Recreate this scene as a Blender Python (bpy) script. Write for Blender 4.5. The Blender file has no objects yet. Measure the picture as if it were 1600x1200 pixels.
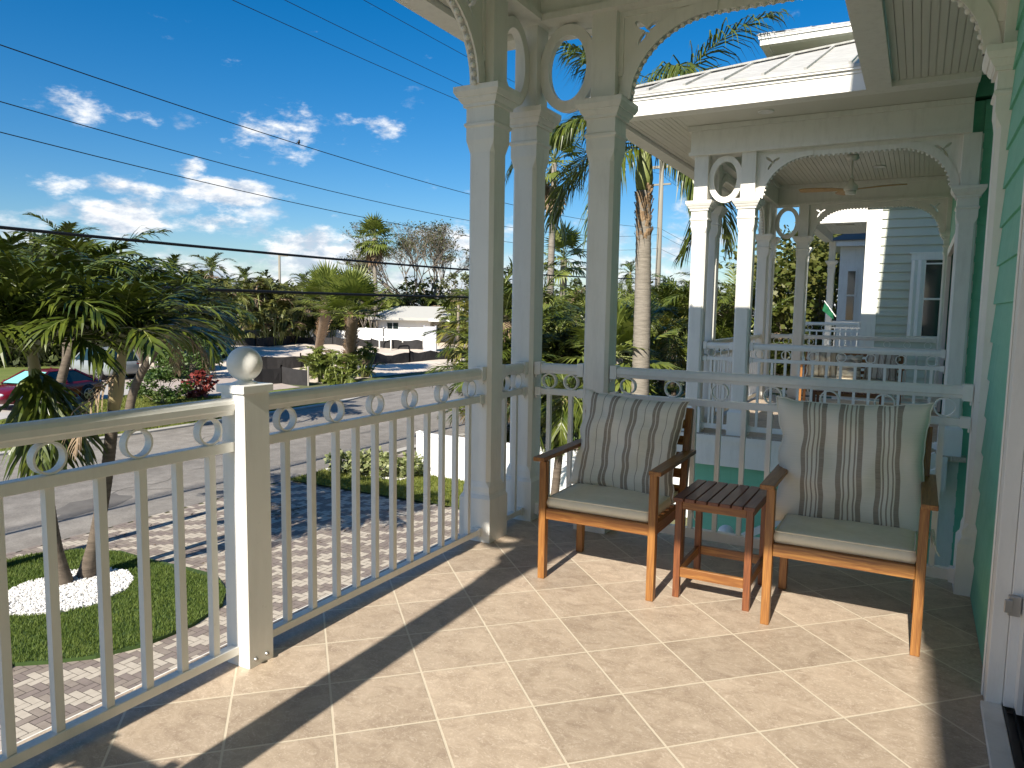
import bpy, bmesh, math, random
from math import sin, cos, pi, radians as R, sqrt, atan2, exp
from mathutils import Vector, Matrix, noise
random.seed(7)
S = bpy.context.scene
COL = S.collection
GZ = -2.8                      # street level below the balcony floor (z = 0)
CAM = Vector((0, 0, 1.40)); FPX = 1151.7
def cam_axes(yaw, pitch, roll):
    f = Vector((-sin(yaw)*cos(pitch), cos(yaw)*cos(pitch), -sin(pitch)))
    r = Vector((cos(yaw), sin(yaw), 0)); u = r.cross(f)
    return f, r*cos(roll)+u*sin(roll), u*cos(roll)-r*sin(roll)
CF, CR, CU = cam_axes(.501378, .101232, .0158655)
def ray(x, y): return CF*FPX + CR*(x-800) - CU*(y-600)
def on_z(x, y, z=GZ):
    d = ray(x, y); return CAM + d*((z-CAM.z)/d.z)
def at_dist(x, y, t):
    d = ray(x, y); return CAM + d*(t/math.hypot(d.x, d.y))
def base(x, t):                # ground point seen in column x, t metres away
    p = at_dist(x, 500, t); return Vector((p.x, p.y, GZ))

# ------------------------------------------------------------------ materials
MATS = {}
def mat(name, c, rough=.6, c2=None, vs=6., bump=0., bs=60., spec=.5, metal=0., detail=4., obj=True, stretch=None, trans=0., dirt=0.):
    if name in MATS: return MATS[name]
    m = bpy.data.materials.new(name); m.use_nodes = True
    nt = m.node_tree; N = nt.nodes; L = nt.links
    b = N['Principled BSDF']; out = N['Material Output']
    b.inputs['Roughness'].default_value = rough
    b.inputs['Metallic'].default_value = metal
    b.inputs['Specular IOR Level'].default_value = spec
    b.inputs['Base Color'].default_value = (*c, 1)
    tc = N.new('ShaderNodeTexCoord')
    src = tc.outputs['Object']
    if stretch:
        mp = N.new('ShaderNodeMapping'); mp.inputs['Scale'].default_value = stretch
        L.new(src, mp.inputs[0]); src = mp.outputs[0]
    colout = None
    if c2 is not None:
        n = N.new('ShaderNodeTexNoise'); n.inputs['Scale'].default_value = vs; n.inputs['Detail'].default_value = detail
        n.inputs['Roughness'].default_value = .65
        L.new(src, n.inputs['Vector'])
        rp = N.new('ShaderNodeValToRGB'); rp.color_ramp.elements[0].position = .32; rp.color_ramp.elements[1].position = .68
        rp.color_ramp.elements[0].color = (*c, 1); rp.color_ramp.elements[1].color = (*c2, 1)
        L.new(n.outputs['Fac'], rp.inputs[0]); colout = rp.outputs[0]
        L.new(colout, b.inputs['Base Color'])
    if bump:
        n2 = N.new('ShaderNodeTexNoise'); n2.inputs['Scale'].default_value = bs; n2.inputs['Detail'].default_value = 5
        L.new(src, n2.inputs['Vector'])
        bp = N.new('ShaderNodeBump'); bp.inputs['Strength'].default_value = bump; bp.inputs['Distance'].default_value = .01
        L.new(n2.outputs['Fac'], bp.inputs['Height']); L.new(bp.outputs[0], b.inputs['Normal'])
    if trans:
        t = N.new('ShaderNodeBsdfTranslucent'); t.inputs[0].default_value = (c[0]*1.5, c[1]*1.35, c[2]*.7, 1)
        mx = N.new('ShaderNodeMixShader'); mx.inputs[0].default_value = trans
        L.new(b.outputs[0], mx.inputs[1]); L.new(t.outputs[0], mx.inputs[2]); L.new(mx.outputs[0], out.inputs[0])
    MATS[name] = m
    return m
WHITE = mat('white_paint', (.83, .81, .75), .38, (.79, .77, .71), 3.5, bump=.04, bs=90)
ALU = mat('white_powder_coat', (.83, .82, .78), .30, (.80, .79, .75), 5., bump=.02, bs=140)
def weather(m, amt=.10, col=(.42, .40, .35)):
    nt = m.node_tree; N = nt.nodes; L = nt.links; b = N['Principled BSDF']; src = b.inputs['Base Color'].links[0].from_socket
    tc = N.new('ShaderNodeTexCoord'); mp = N.new('ShaderNodeMapping'); mp.inputs['Scale'].default_value = (9, 9, 1.6); L.new(tc.outputs['Object'], mp.inputs[0])
    n = N.new('ShaderNodeTexNoise'); n.inputs['Scale'].default_value = 1.6; n.inputs['Detail'].default_value = 9; n.inputs['Roughness'].default_value = .7; L.new(mp.outputs[0], n.inputs['Vector'])
    r = N.new('ShaderNodeMapRange'); r.inputs['From Min'].default_value = .48; r.inputs['From Max'].default_value = .80; r.inputs['To Max'].default_value = amt*3; L.new(n.outputs['Fac'], r.inputs['Value'])
    sp_ = N.new('ShaderNodeTexNoise'); sp_.inputs['Scale'].default_value = 38; sp_.inputs['Detail'].default_value = 3; L.new(tc.outputs['Object'], sp_.inputs['Vector'])
    r2 = N.new('ShaderNodeMapRange'); r2.inputs['From Min'].default_value = .70; r2.inputs['From Max'].default_value = .78; r2.inputs['To Max'].default_value = amt*2.5; L.new(sp_.outputs['Fac'], r2.inputs['Value'])
    ad = N.new('ShaderNodeMath'); ad.operation = 'MAXIMUM'; L.new(r.outputs[0], ad.inputs[0]); L.new(r2.outputs[0], ad.inputs[1])
    mx = N.new('ShaderNodeMix'); mx.data_type = 'RGBA'; L.new(ad.outputs[0], mx.inputs[0]); L.new(src, mx.inputs[6]); mx.inputs[7].default_value = (*col, 1); L.new(mx.outputs[2], b.inputs['Base Color'])
    rr = N.new('ShaderNodeMapRange'); rr.inputs['To Min'].default_value = b.inputs['Roughness'].default_value-.10; rr.inputs['To Max'].default_value = b.inputs['Roughness'].default_value+.22; L.new(n.outputs['Fac'], rr.inputs['Value']); L.new(rr.outputs[0], b.inputs['Roughness'])
weather(WHITE, .10); weather(ALU, .07)
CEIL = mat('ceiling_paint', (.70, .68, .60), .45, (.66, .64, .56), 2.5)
GREEN = mat('sea_green_siding_paint', (.16, .49, .335), .55, (.19, .53, .37), 3., bump=.08, bs=60, stretch=(1, 1, 6))
weather(GREEN, .07, (.10, .26, .19))
SAGE = mat('pale_sage_siding_paint', (.52, .54, .455), .55, (.56, .58, .49), 3., bump=.06, bs=60)
METALROOF = mat('pale_metal_roofing', (.38, .375, .355), .62, (.58, .57, .54), 5., spec=.3, bump=.9, bs=9., detail=8, stretch=(1, 3, 1))
METALBLUE = mat('blue_grey_metal_roofing', (.13, .125, .115), .85, (.17, .16, .145), 5.)
WOOD = WOODR = None
DARKGLASS = mat('dark_glass', (.015, .03, .03), .06, spec=.8)
BLACK = mat('black_plastic', (.012, .012, .013), .5)
STEEL = mat('brushed_steel', (.45, .44, .42), .35, metal=.9)
CUSH = mat('ivory_seat_fabric', (.86, .79, .62), .85, (.81, .74, .57), 30., bump=.25, bs=400)
STRAP = mat('cotton_tie', (.70, .68, .60), .9)
ASPH = mat('weathered_asphalt', (.205, .185, .16), .9, (.30, .275, .24), 2.6, bump=.5, bs=160., detail=10)
def aggregate(m):
    nt = m.node_tree; N = nt.nodes; L = nt.links; b = N['Principled BSDF']; src = b.inputs['Base Color'].links[0].from_socket
    tc = N.new('ShaderNodeTexCoord'); n = N.new('ShaderNodeTexNoise'); n.inputs['Scale'].default_value = 26; n.inputs['Detail'].default_value = 6; n.inputs['Roughness'].default_value = .85; L.new(tc.outputs['Object'], n.inputs['Vector'])
    mp = N.new('ShaderNodeMapping'); mp.inputs['Scale'].default_value = (1.1, .10, 1); L.new(tc.outputs['Object'], mp.inputs[0])
    n2 = N.new('ShaderNodeTexNoise'); n2.inputs['Scale'].default_value = 1; n2.inputs['Detail'].default_value = 5; L.new(mp.outputs[0], n2.inputs['Vector'])
    a = N.new('ShaderNodeMapRange'); a.inputs['From Min'].default_value = .3; a.inputs['From Max'].default_value = .7; a.inputs['To Min'].default_value = .70; a.inputs['To Max'].default_value = 1.28; L.new(n.outputs['Fac'], a.inputs['Value'])
    c = N.new('ShaderNodeMapRange'); c.inputs['From Min'].default_value = .35; c.inputs['From Max'].default_value = .65; c.inputs['To Min'].default_value = .84; c.inputs['To Max'].default_value = 1.10; L.new(n2.outputs['Fac'], c.inputs['Value'])
    k = N.new('ShaderNodeMath'); k.operation = 'MULTIPLY'; L.new(a.outputs[0], k.inputs[0]); L.new(c.outputs[0], k.inputs[1])
    h = N.new('ShaderNodeHueSaturation'); L.new(src, h.inputs['Color']); L.new(k.outputs[0], h.inputs['Value']); L.new(h.outputs[0], b.inputs['Base Color'])
aggregate(ASPH)
CONC = mat('pale_concrete', (.42, .40, .36), .85, (.50, .47, .42), 2.2, bump=.2, bs=50., detail=9)
SAND = mat('pale_building_sand', (.60, .50, .40), .95, (.78, .68, .56), .35, bump=1., bs=2.2, detail=11)
SOIL = mat('dry_ground', (.15, .14, .07), .95, (.10, .13, .04), .3, bump=.6, bs=6., detail=8)
LAWN = mat('lawn_grass', (.10, .145, .018), .9, (.17, .20, .04), 1.2, bump=1., bs=40., detail=10)
PAVEJ = mat('paver_joint_sand', (.10, .085, .07), .95)
PV1 = mat('cream_paver', (.54, .475, .385), .85, (.46, .40, .32), 9., bump=.25, bs=120)
PV2 = mat('mauve_paver', (.265, .215, .185), .85, (.215, .175, .15), 9., bump=.25, bs=120)
PV3 = mat('taupe_paver', (.31, .26, .215), .85, (.255, .21, .17), 9., bump=.25, bs=120)
TURF = mat('turf_blade', (.085, .14, .018), .7, (.15, .20, .035), 5., trans=.25)
GRASSB = mat('grass_blade', (.13, .16, .02), .75, (.22, .23, .05), 2., trans=.25)
LITTER = mat('dry_leaf_litter', (.07, .05, .03), .9, (.14, .10, .05), 5.)
PEB = mat('white_pebble', (.78, .77, .74), .7, (.70, .68, .64), 20.)
LEAF_P = mat('palm_leaflet', (.030, .055, .008), .36, (.125, .15, .018), 2.6, trans=.10, spec=.6)
LEAF_Y = mat('yellowing_palm_leaflet', (.14, .15, .02), .5, (.27, .24, .04), 2., trans=.2)
LEAF_D = mat('dead_palm_leaflet', (.20, .14, .085), .9, (.30, .22, .14), 3.)
LEAF_F = mat('fan_palm_leaf', (.08, .12, .02), .5, (.22, .25, .045), 2., trans=.25)
LEAF_A = mat('areca_leaflet', (.05, .07, .014), .55, (.17, .165, .035), 1.2, trans=.15)
LEAF_T = mat('broad_leaf', (.055, .09, .015), .5, (.16, .15, .035), 1.3, trans=.2)
LEAF_G = mat('shrub_leaf', (.05, .10, .015), .5, (.09, .14, .03), 2., trans=.2)
LEAF_O = mat('olive_tree_leaf', (.10, .12, .045), .7, (.16, .17, .08), 2., trans=.2)
LEAF_R = mat('red_cordyline_leaf', (.16, .02, .02), .5, (.25, .05, .03), 3.)
BARK = mat('ringed_palm_bark', (.085, .065, .048), .95, (.17, .135, .10), 4., bump=.8, bs=14., stretch=(1, 1, 6))
BARKG = mat('grey_palm_bark', (.17, .15, .12), .9, (.30, .265, .215), 4., bump=.8, bs=9., stretch=(1, 1, 8))
BOOT = mat('rough_palm_boots', (.24, .15, .08), .95, (.42, .29, .17), 9., bump=1., bs=18.)
CSHAFT = mat('tan_crownshaft', (.42, .31, .17), .6, (.26, .25, .12), 3., stretch=(1, 1, .4))
CSHAFTG = mat('green_crownshaft', (.16, .20, .05), .5, (.24, .26, .09), 3.)
TWIG = mat('pale_grey_twigs', (.26, .22, .17), .9, (.18, .15, .12), 3.)
SILT = mat('black_silt_cloth', (.014, .013, .013), .8, (.022, .02, .02), 3., bump=.5, bs=4.)
STAKE = mat('silvered_wood_stake', (.42, .38, .32), .9)
VINYL = mat('white_vinyl', (.82, .82, .80), .35)
CABLE = mat('black_cable', (.008, .008, .009), .6)
POLE = mat('weathered_pole_wood', (.22, .20, .16), .9, (.30, .28, .22), 3., bump=.4, bs=30., stretch=(1, 1, .1))
REDP = mat('red_car_paint', (.13, .006, .012), .18, spec=.8)
SILVER = mat('silver_car_paint', (.24, .265, .27), .3, metal=.0, spec=.7)
RUBBER = mat('tyre_rubber', (.015, .015, .015), .85)
RIM = mat('alloy_rim', (.45, .45, .46), .3, metal=.8)
SHADE = mat('teal_sunshade', (.22, .55, .52), .5)
LENSR = mat('red_lamp_lens', (.3, .01, .01), .25)
FANWOOD = mat('oak_fan_blade', (.56, .37, .17), .5, (.48, .30, .13), 3., stretch=(8, 1, 1))
FLAGG = mat('green_flag_cloth', (.01, .13, .055), .8)
BLUEM = mat('blue_roof_metal', (.05, .20, .42), .5)

def wood(name, c, c2):
    m = bpy.data.materials.new(name); m.use_nodes = True; nt = m.node_tree; N = nt.nodes; L = nt.links
    b = N['Principled BSDF']; b.inputs['Roughness'].default_value = .42
    tc = N.new('ShaderNodeTexCoord'); oi = N.new('ShaderNodeObjectInfo')
    ad = N.new('ShaderNodeVectorMath'); ad.operation = 'ADD'
    L.new(tc.outputs['Object'], ad.inputs[0])
    at = N.new('ShaderNodeAttribute'); at.attribute_name = 'grain'
    # grain attribute holds each board's own stretched coordinate
    n = N.new('ShaderNodeTexNoise'); n.inputs['Scale'].default_value = 1.; n.inputs['Detail'].default_value = 6; n.inputs['Distortion'].default_value = 1.2
    L.new(at.outputs['Vector'], n.inputs['Vector'])
    w = N.new('ShaderNodeTexWave'); w.inputs['Scale'].default_value = .9; w.inputs['Distortion'].default_value = 5; w.inputs['Detail'].default_value = 3; w.bands_direction = 'Y'
    L.new(at.outputs['Vector'], w.inputs['Vector'])
    mx = N.new('ShaderNodeMath'); mx.operation = 'MULTIPLY'
    L.new(n.outputs['Fac'], mx.inputs[0]); 
    a2 = N.new('ShaderNodeMath'); a2.operation = 'ADD'; a2.inputs[1].default_value = .55
    m2 = N.new('ShaderNodeMath'); m2.operation = 'MULTIPLY'; m2.inputs[1].default_value = .5
    L.new(w.outputs['Fac'], m2.inputs[0]); L.new(m2.outputs[0], a2.inputs[0]); L.new(a2.outputs[0], mx.inputs[1])
    rp = N.new('ShaderNodeValToRGB'); e = rp.color_ramp.elements
    e[0].position = .25; e[0].color = (*c2, 1); e[1].position = .6; e[1].color = (*c, 1)
    L.new(mx.outputs[0], rp.inputs[0]); L.new(rp.outputs[0], b.inputs['Base Color'])
    bp = N.new('ShaderNodeBump'); bp.inputs['Strength'].default_value = .15; bp.inputs['Distance'].default_value = .004
    L.new(n.outputs['Fac'], bp.inputs['Height']); L.new(bp.outputs[0], b.inputs['Normal'])
    MATS[name] = m; return m
WOOD = wood('oiled_acacia', (.40, .185, .045), (.19, .07, .017))
WOODR = wood('red_brown_acacia', (.27, .095, .03), (.11, .032, .012))
WOOD_SHADED = wood('shaded_oiled_acacia', (.22, .075, .035), (.10, .03, .016))  # same acacia, with the tabletop's shading put into a darker colour

def tile_mat():
    m = bpy.data.materials.new('travertine_tile'); m.use_nodes = True; nt = m.node_tree; N = nt.nodes; L = nt.links
    b = N['Principled BSDF']
    tc = N.new('ShaderNodeTexCoord'); sp = N.new('ShaderNodeSeparateXYZ'); L.new(tc.outputs['Object'], sp.inputs[0])
    def M(op, a, bb=None):
        n = N.new('ShaderNodeMath'); n.operation = op
        for i, v in enumerate((a, bb)):
            if v is None: continue
            if isinstance(v, (int, float)): n.inputs[i].default_value = v
            else: L.new(v, n.inputs[i])
        return n.outputs[0]
    T = .34295; k = 1/(sqrt(2)*T)
    u = M('ADD', M('MULTIPLY', M('ADD', sp.outputs[0], sp.outputs[1]), k), -1.1278/T+50)
    v = M('ADD', M('MULTIPLY', M('SUBTRACT', sp.outputs[1], sp.outputs[0]), k), -2.3582/T+50)
    fu, fv = M('FRACT', u), M('FRACT', v)
    du = M('MINIMUM', fu, M('SUBTRACT', 1, fu)); dv = M('MINIMUM', fv, M('SUBTRACT', 1, fv))
    # wobble the joint slightly
    nj = N.new('ShaderNodeTexNoise'); nj.inputs['Scale'].default_value = 45; L.new(tc.outputs['Object'], nj.inputs['Vector'])
    d = M('ADD', M('MINIMUM', du, dv), M('MULTIPLY', M('SUBTRACT', nj.outputs['Fac'], .5), .006))
    gm = N.new('ShaderNodeMapRange'); gm.inputs['From Min'].default_value = .0095; gm.inputs['From Max'].default_value = .0135
    L.new(d, gm.inputs['Value'])
    cell = N.new('ShaderNodeCombineXYZ'); L.new(M('FLOOR', u), cell.inputs[0]); L.new(M('FLOOR', v), cell.inputs[1])
    wn = N.new('ShaderNodeTexWhiteNoise'); L.new(cell.outputs[0], wn.inputs['Vector'])
    # per tile offset of the veining
    off = N.new('ShaderNodeVectorMath'); off.operation = 'SCALE'; off.inputs['Scale'].default_value = 9; L.new(wn.outputs['Color'], off.inputs[0])
    ad = N.new('ShaderNodeVectorMath'); ad.operation = 'ADD'; L.new(tc.outputs['Object'], ad.inputs[0]); L.new(off.outputs[0], ad.inputs[1])
    mp = N.new('ShaderNodeMapping'); mp.inputs['Rotation'].default_value = (0, 0, R(45)); mp.inputs['Scale'].default_value = (1, 1.35, 1); L.new(ad.outputs[0], mp.inputs[0])
    n1 = N.new('ShaderNodeTexNoise'); n1.inputs['Scale'].default_value = 8; n1.inputs['Detail'].default_value = 12; n1.inputs['Roughness'].default_value = .74; n1.inputs['Distortion'].default_value = .9
    L.new(mp.outputs[0], n1.inputs['Vector'])
    n2 = N.new('ShaderNodeTexNoise'); n2.inputs['Scale'].default_value = 55; n2.inputs['Detail'].default_value = 6; n2.inputs['Roughness'].default_value = .7; n2.inputs['Distortion'].default_value = 1.5
    L.new(mp.outputs[0], n2.inputs['Vector'])
    rp = N.new('ShaderNodeValToRGB'); e = rp.color_ramp.elements
    e[0].position = .30; e[0].color = (.31, .232, .168, 1); e[1].position = .72; e[1].color = (.57, .462, .352, 1)
    x = e.new(.5); x.color = (.44, .348, .258, 1)
    L.new(n1.outputs['Fac'], rp.inputs[0])
    pit = N.new('ShaderNodeMapRange'); pit.inputs['From Min'].default_value = .52; pit.inputs['From Max'].default_value = .64; pit.inputs['To Max'].default_value = .62
    L.new(n2.outputs['Fac'], pit.inputs['Value'])
    mx = N.new('ShaderNodeMix'); mx.data_type = 'RGBA'; L.new(pit.outputs[0], mx.inputs[0]); L.new(rp.outputs[0], mx.inputs[6]); mx.inputs[7].default_value = (.66, .56, .445, 1)
    hs = N.new('ShaderNodeHueSaturation'); L.new(mx.outputs[2], hs.inputs['Color']); L.new(M('ADD', M('MULTIPLY', wn.outputs['Value'], .22), .89), hs.inputs['Value'])
    mg = N.new('ShaderNodeMix'); mg.data_type = 'RGBA'; L.new(gm.outputs[0], mg.inputs[0]); mg.inputs[6].default_value = (.64, .56, .43, 1); L.new(hs.outputs[0], mg.inputs[7])
    L.new(mg.outputs[2], b.inputs['Base Color'])
    rr = N.new('ShaderNodeMapRange'); rr.inputs['To Min'].default_value = .42; rr.inputs['To Max'].default_value = .62; L.new(n2.outputs['Fac'], rr.inputs['Value']); L.new(rr.outputs[0], b.inputs['Roughness'])
    h = M('ADD', gm.outputs[0], M('MULTIPLY', n2.outputs['Fac'], .25))
    bp = N.new('ShaderNodeBump'); bp.inputs['Strength'].default_value = .35; bp.inputs['Distance'].default_value = .003
    L.new(h, bp.inputs['Height']); L.new(bp.outputs[0], b.inputs['Normal'])
    return m
TILE = tile_mat()

def stripe_mat(name, bands, period=None):
    """woven stripes along the cushion's own x axis; bands = [(centre, half width)]"""
    m = bpy.data.materials.new(name); m.use_nodes = True; nt = m.node_tree; N = nt.nodes; L = nt.links
    b = N['Principled BSDF']; b.inputs['Roughness'].default_value = .9
    at = N.new('ShaderNodeAttribute'); at.attribute_name = 'cloth'
    sp = N.new('ShaderNodeSeparateXYZ'); L.new(at.outputs['Vector'], sp.inputs[0])
    wv = N.new('ShaderNodeTexNoise'); wv.inputs['Scale'].default_value = 60; L.new(at.outputs['Vector'], wv.inputs['Vector'])
    acc = None
    def M(op, a, bb=None):
        n = N.new('ShaderNodeMath'); n.operation = op
        for i, v in enumerate((a, bb)):
            if v is None: continue
            if isinstance(v, (int, float)): n.inputs[i].default_value = v
            else: L.new(v, n.inputs[i])
        return n.outputs[0]
    for c, h in bands:
        q = M('LESS_THAN', M('ABSOLUTE', M('SUBTRACT', sp.outputs[0], c)), h)
        acc = q if acc is None else M('MAXIMUM', acc, q)
    # slub weave breaks up the stripe
    sl = N.new('ShaderNodeMapping'); sl.inputs['Scale'].default_value = (4, 300, 1); L.new(at.outputs['Vector'], sl.inputs[0])
    n3 = N.new('ShaderNodeTexNoise'); n3.inputs['Scale'].default_value = 1; L.new(sl.outputs[0], n3.inputs['Vector'])
    f = M('MULTIPLY', acc, M('ADD', M('MULTIPLY', n3.outputs['Fac'], .5), .55))
    mx = N.new('ShaderNodeMix'); mx.data_type = 'RGBA'; L.new(f, mx.inputs[0])
    bc = N.new('ShaderNodeMix'); bc.data_type = 'RGBA'; L.new(n3.outputs['Fac'], bc.inputs[0]); bc.inputs[6].default_value = (.64, .60, .50, 1); bc.inputs[7].default_value = (.78, .74, .63, 1)
    L.new(bc.outputs[2], mx.inputs[6]); mx.inputs[7].default_value = (.225, .175, .13, 1)
    L.new(mx.outputs[2], b.inputs['Base Color'])
    bp = N.new('ShaderNodeBump'); bp.inputs['Strength'].default_value = .35; bp.inputs['Distance'].default_value = .002
    L.new(n3.outputs['Fac'], bp.inputs['Height']); L.new(bp.outputs[0], b.inputs['Normal'])
    return m
def grp(c, half, n, edge=.011, thin=.0035):
    o = [(c-half, edge), (c+half, edge)]
    for i in range(1, n+1): o.append((c-half + 2*half*i/(n+1), thin))
    return o
_b = []
for i in range(-2, 3):
    c = i*.125 + .03
    _b += [(c-.011, .0085), (c+.011, .0085)]
    _b += [(c+.0625, .0018)]
STR1 = stripe_mat('double_striped_linen', _b)
STR2 = stripe_mat('banded_striped_linen', grp(-.155, .042, 3)+grp(.005, .042, 3)+grp(.165, .042, 3))

# ------------------------------------------------------------------ mesh builder
WLOC = {}
class MB:
    def __init__(s): s.v = []; s.f = []; s.m = []; s.sm = []; s.att = None; s.cur = 0
    def add(s, vs, fs, smooth=False):
        o = len(s.v); s.v += [tuple(v) for v in vs]
        for f in fs: s.f.append(tuple(i+o for i in f)); s.m.append(s.cur); s.sm.append(smooth)
        return s
    def box(s, a, b, T=None):
        x0, y0, z0 = a; x1, y1, z1 = b
        vs = [Vector(p) for p in ((x0,y0,z0),(x1,y0,z0),(x1,y1,z0),(x0,y1,z0),(x0,y0,z1),(x1,y0,z1),(x1,y1,z1),(x0,y1,z1))]
        if T is not None: vs = [T @ v for v in vs]
        return s.add(vs, [(0,3,2,1),(4,5,6,7),(0,1,5,4),(1,2,6,5),(2,3,7,6),(3,0,4,7)])
    def bar(s, p, q, w, h, up=(0,0,1)):
        p = Vector(p); q = Vector(q); d = (q-p); l = d.length; d.normalize(); up = Vector(up)
        x = d.cross(up).normalized(); z = x.cross(d)
        T = Matrix((( x.x, d.x, z.x, p.x),(x.y, d.y, z.y, p.y),(x.z, d.z, z.z, p.z),(0,0,0,1)))
        return s.box((-w/2, 0, -h/2), (w/2, l, h/2), T)
    def tube(s, pts, r, n=8, cap=True, closed=False):
        pts = [Vector(p) for p in pts]; rs = r if isinstance(r, (list, tuple)) else [r]*len(pts)
        vs = []; ref = Vector((0,0,1)); k = len(pts)
        prev = None
        for i, p in enumerate(pts):
            if closed: d = pts[(i+1) % k]-pts[i-1]
            else: d = pts[min(i+1, k-1)]-pts[max(i-1, 0)]
            d.normalize()
            if prev is None:
                a = d.cross(ref if abs(d.z) < .9 else Vector((1,0,0))).normalized()
            else:
                a = (prev - d*prev.dot(d)).normalized()
            prev = a; b = d.cross(a)
            for j in range(n):
                t = 2*pi*j/n; vs.append(p + (a*cos(t)+b*sin(t))*rs[i])
        fs = []
        for i in range(k if closed else k-1):
            for j in range(n):
                i2 = (i+1) % k
                fs.append((i*n+j, i*n+(j+1) % n, i2*n+(j+1) % n, i2*n+j))
        if cap and not closed:
            fs.append(tuple(range(n-1, -1, -1))); fs.append(tuple((k-1)*n+j for j in range(n)))
        return s.add(vs, fs, True)
    def lathe(s, prof, c, n=24, axis='z'):
        c = Vector(c); vs = []
        for r, z in prof:
            for j in range(n):
                t = 2*pi*j/n
                o = Vector((r*cos(t), r*sin(t), z)) if axis == 'z' else (Vector((z, r*cos(t), r*sin(t))) if axis == 'x' else Vector((r*cos(t), z, r*sin(t))))
                vs.append(c+o)
        fs = []
        for i in range(len(prof)-1):
            for j in range(n): fs.append((i*n+j, i*n+(j+1) % n, (i+1)*n+(j+1) % n, (i+1)*n+j))
        return s.add(vs, fs, True)
    def loft(s, rings, smooth=False, cap=True):
        n = len(rings[0]); vs = [v for r in rings for v in r]; fs = []
        for i in range(len(rings)-1):
            for j in range(n): fs.append((i*n+j, i*n+(j+1) % n, (i+1)*n+(j+1) % n, (i+1)*n+j))
        if cap: fs.append(tuple(range(n-1, -1, -1))); fs.append(tuple((len(rings)-1)*n+j for j in range(n)))
        return s.add(vs, fs, smooth)
    def quad(s, *p): return s.add(p, [tuple(range(len(p)))])
    def sphere(s, c, r, n=10, m=6, sc=(1,1,1)):
        c = Vector(c); vs = [c+Vector((0,0,-r*sc[2]))]; fs = []
        for i in range(1, m):
            a = -pi/2+pi*i/m
            for j in range(n): t = 2*pi*j/n; vs.append(c+Vector((r*cos(a)*cos(t)*sc[0], r*cos(a)*sin(t)*sc[1], r*sin(a)*sc[2])))
        vs.append(c+Vector((0,0,r*sc[2])))
        for j in range(n): fs.append((0, 1+(j+1) % n, 1+j))
        for i in range(m-2):
            for j in range(n): a = 1+i*n; fs.append((a+j, a+(j+1) % n, a+n+(j+1) % n, a+n+j))
        a = 1+(m-2)*n
        for j in range(n): fs.append((a+j, a+(j+1) % n, len(vs)-1))
        return s.add(vs, fs, True)
    def build(s, name, mats, parent=None, bevel=0, world=True, flat=False, fixn=False):
        if not isinstance(mats, (list, tuple)): mats = [mats]
        off = WLOC.get(parent.name, Vector()) if (parent and world) else Vector()
        me = bpy.data.meshes.new(name)
        me.from_pydata([(v[0]-off.x, v[1]-off.y, v[2]-off.z) for v in s.v], [], s.f)
        for m in mats: me.materials.append(m)
        me.polygons.foreach_set('material_index', s.m)
        me.polygons.foreach_set('use_smooth', s.sm)
        if fixn:
            bm = bmesh.new(); bm.from_mesh(me); bmesh.ops.recalc_face_normals(bm, faces=bm.faces); bm.to_mesh(me); bm.free()
        me.update()
        o = bpy.data.objects.new(name, me); COL.objects.link(o)
        if parent: o.parent = parent
        WLOC[o.name] = off
        if bevel:
            b = o.modifiers.new('edge', 'BEVEL'); b.width = bevel; b.segments = 2; b.limit_method = 'ANGLE'; b.angle_limit = R(35)
        return o
def tag(o, label=None, cat=None, group=None, kind=None):
    if label: o['label'] = label
    if cat: o['category'] = cat
    if group: o['group'] = group
    if kind: o['kind'] = kind
    return o
def thing(name, loc, label, cat, group=None, rz=0):
    o = bpy.data.objects.new(name, None); COL.objects.link(o); o.location = loc; o.rotation_euler = (0, 0, rz)
    o.empty_display_size = .2
    WLOC[o.name] = Vector(loc)
    return tag(o, label, cat, group)
def copy_tree(o, parent=None):
    c = o.copy(); COL.objects.link(c); c.parent = parent
    for ch in list(o.children): copy_tree(ch, c)
    return c
def struct(name, mb, m, label, kind='structure'):
    o = mb.build(name, m); return tag(o, label, None, None, kind)

def poly_panel(outlines, thick, place):
    """flat panel with holes: 2-D outlines, extruded thick, mapped to 3-D by place(u, v, w)"""
    cu = bpy.data.curves.new('c', 'CURVE'); cu.dimensions = '2D'; cu.fill_mode = 'BOTH'; cu.extrude = thick/2
    for ol in outlines:
        sp = cu.splines.new('POLY'); sp.points.add(len(ol)-1)
        for i, (u, v) in enumerate(ol): sp.points[i].co = (u, v, 0, 1)
        sp.use_cyclic_u = True
    ob = bpy.data.objects.new('c', cu); COL.objects.link(ob)
    dg = bpy.context.evaluated_depsgraph_get(); me = bpy.data.meshes.new_from_object(ob.evaluated_get(dg))
    vs = [place(v.co.x, v.co.y, v.co.z) for v in me.vertices]; fs = [tuple(p.vertices) for p in me.polygons]
    bpy.data.objects.remove(ob); bpy.data.meshes.remove(me)
    return vs, fs

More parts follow.
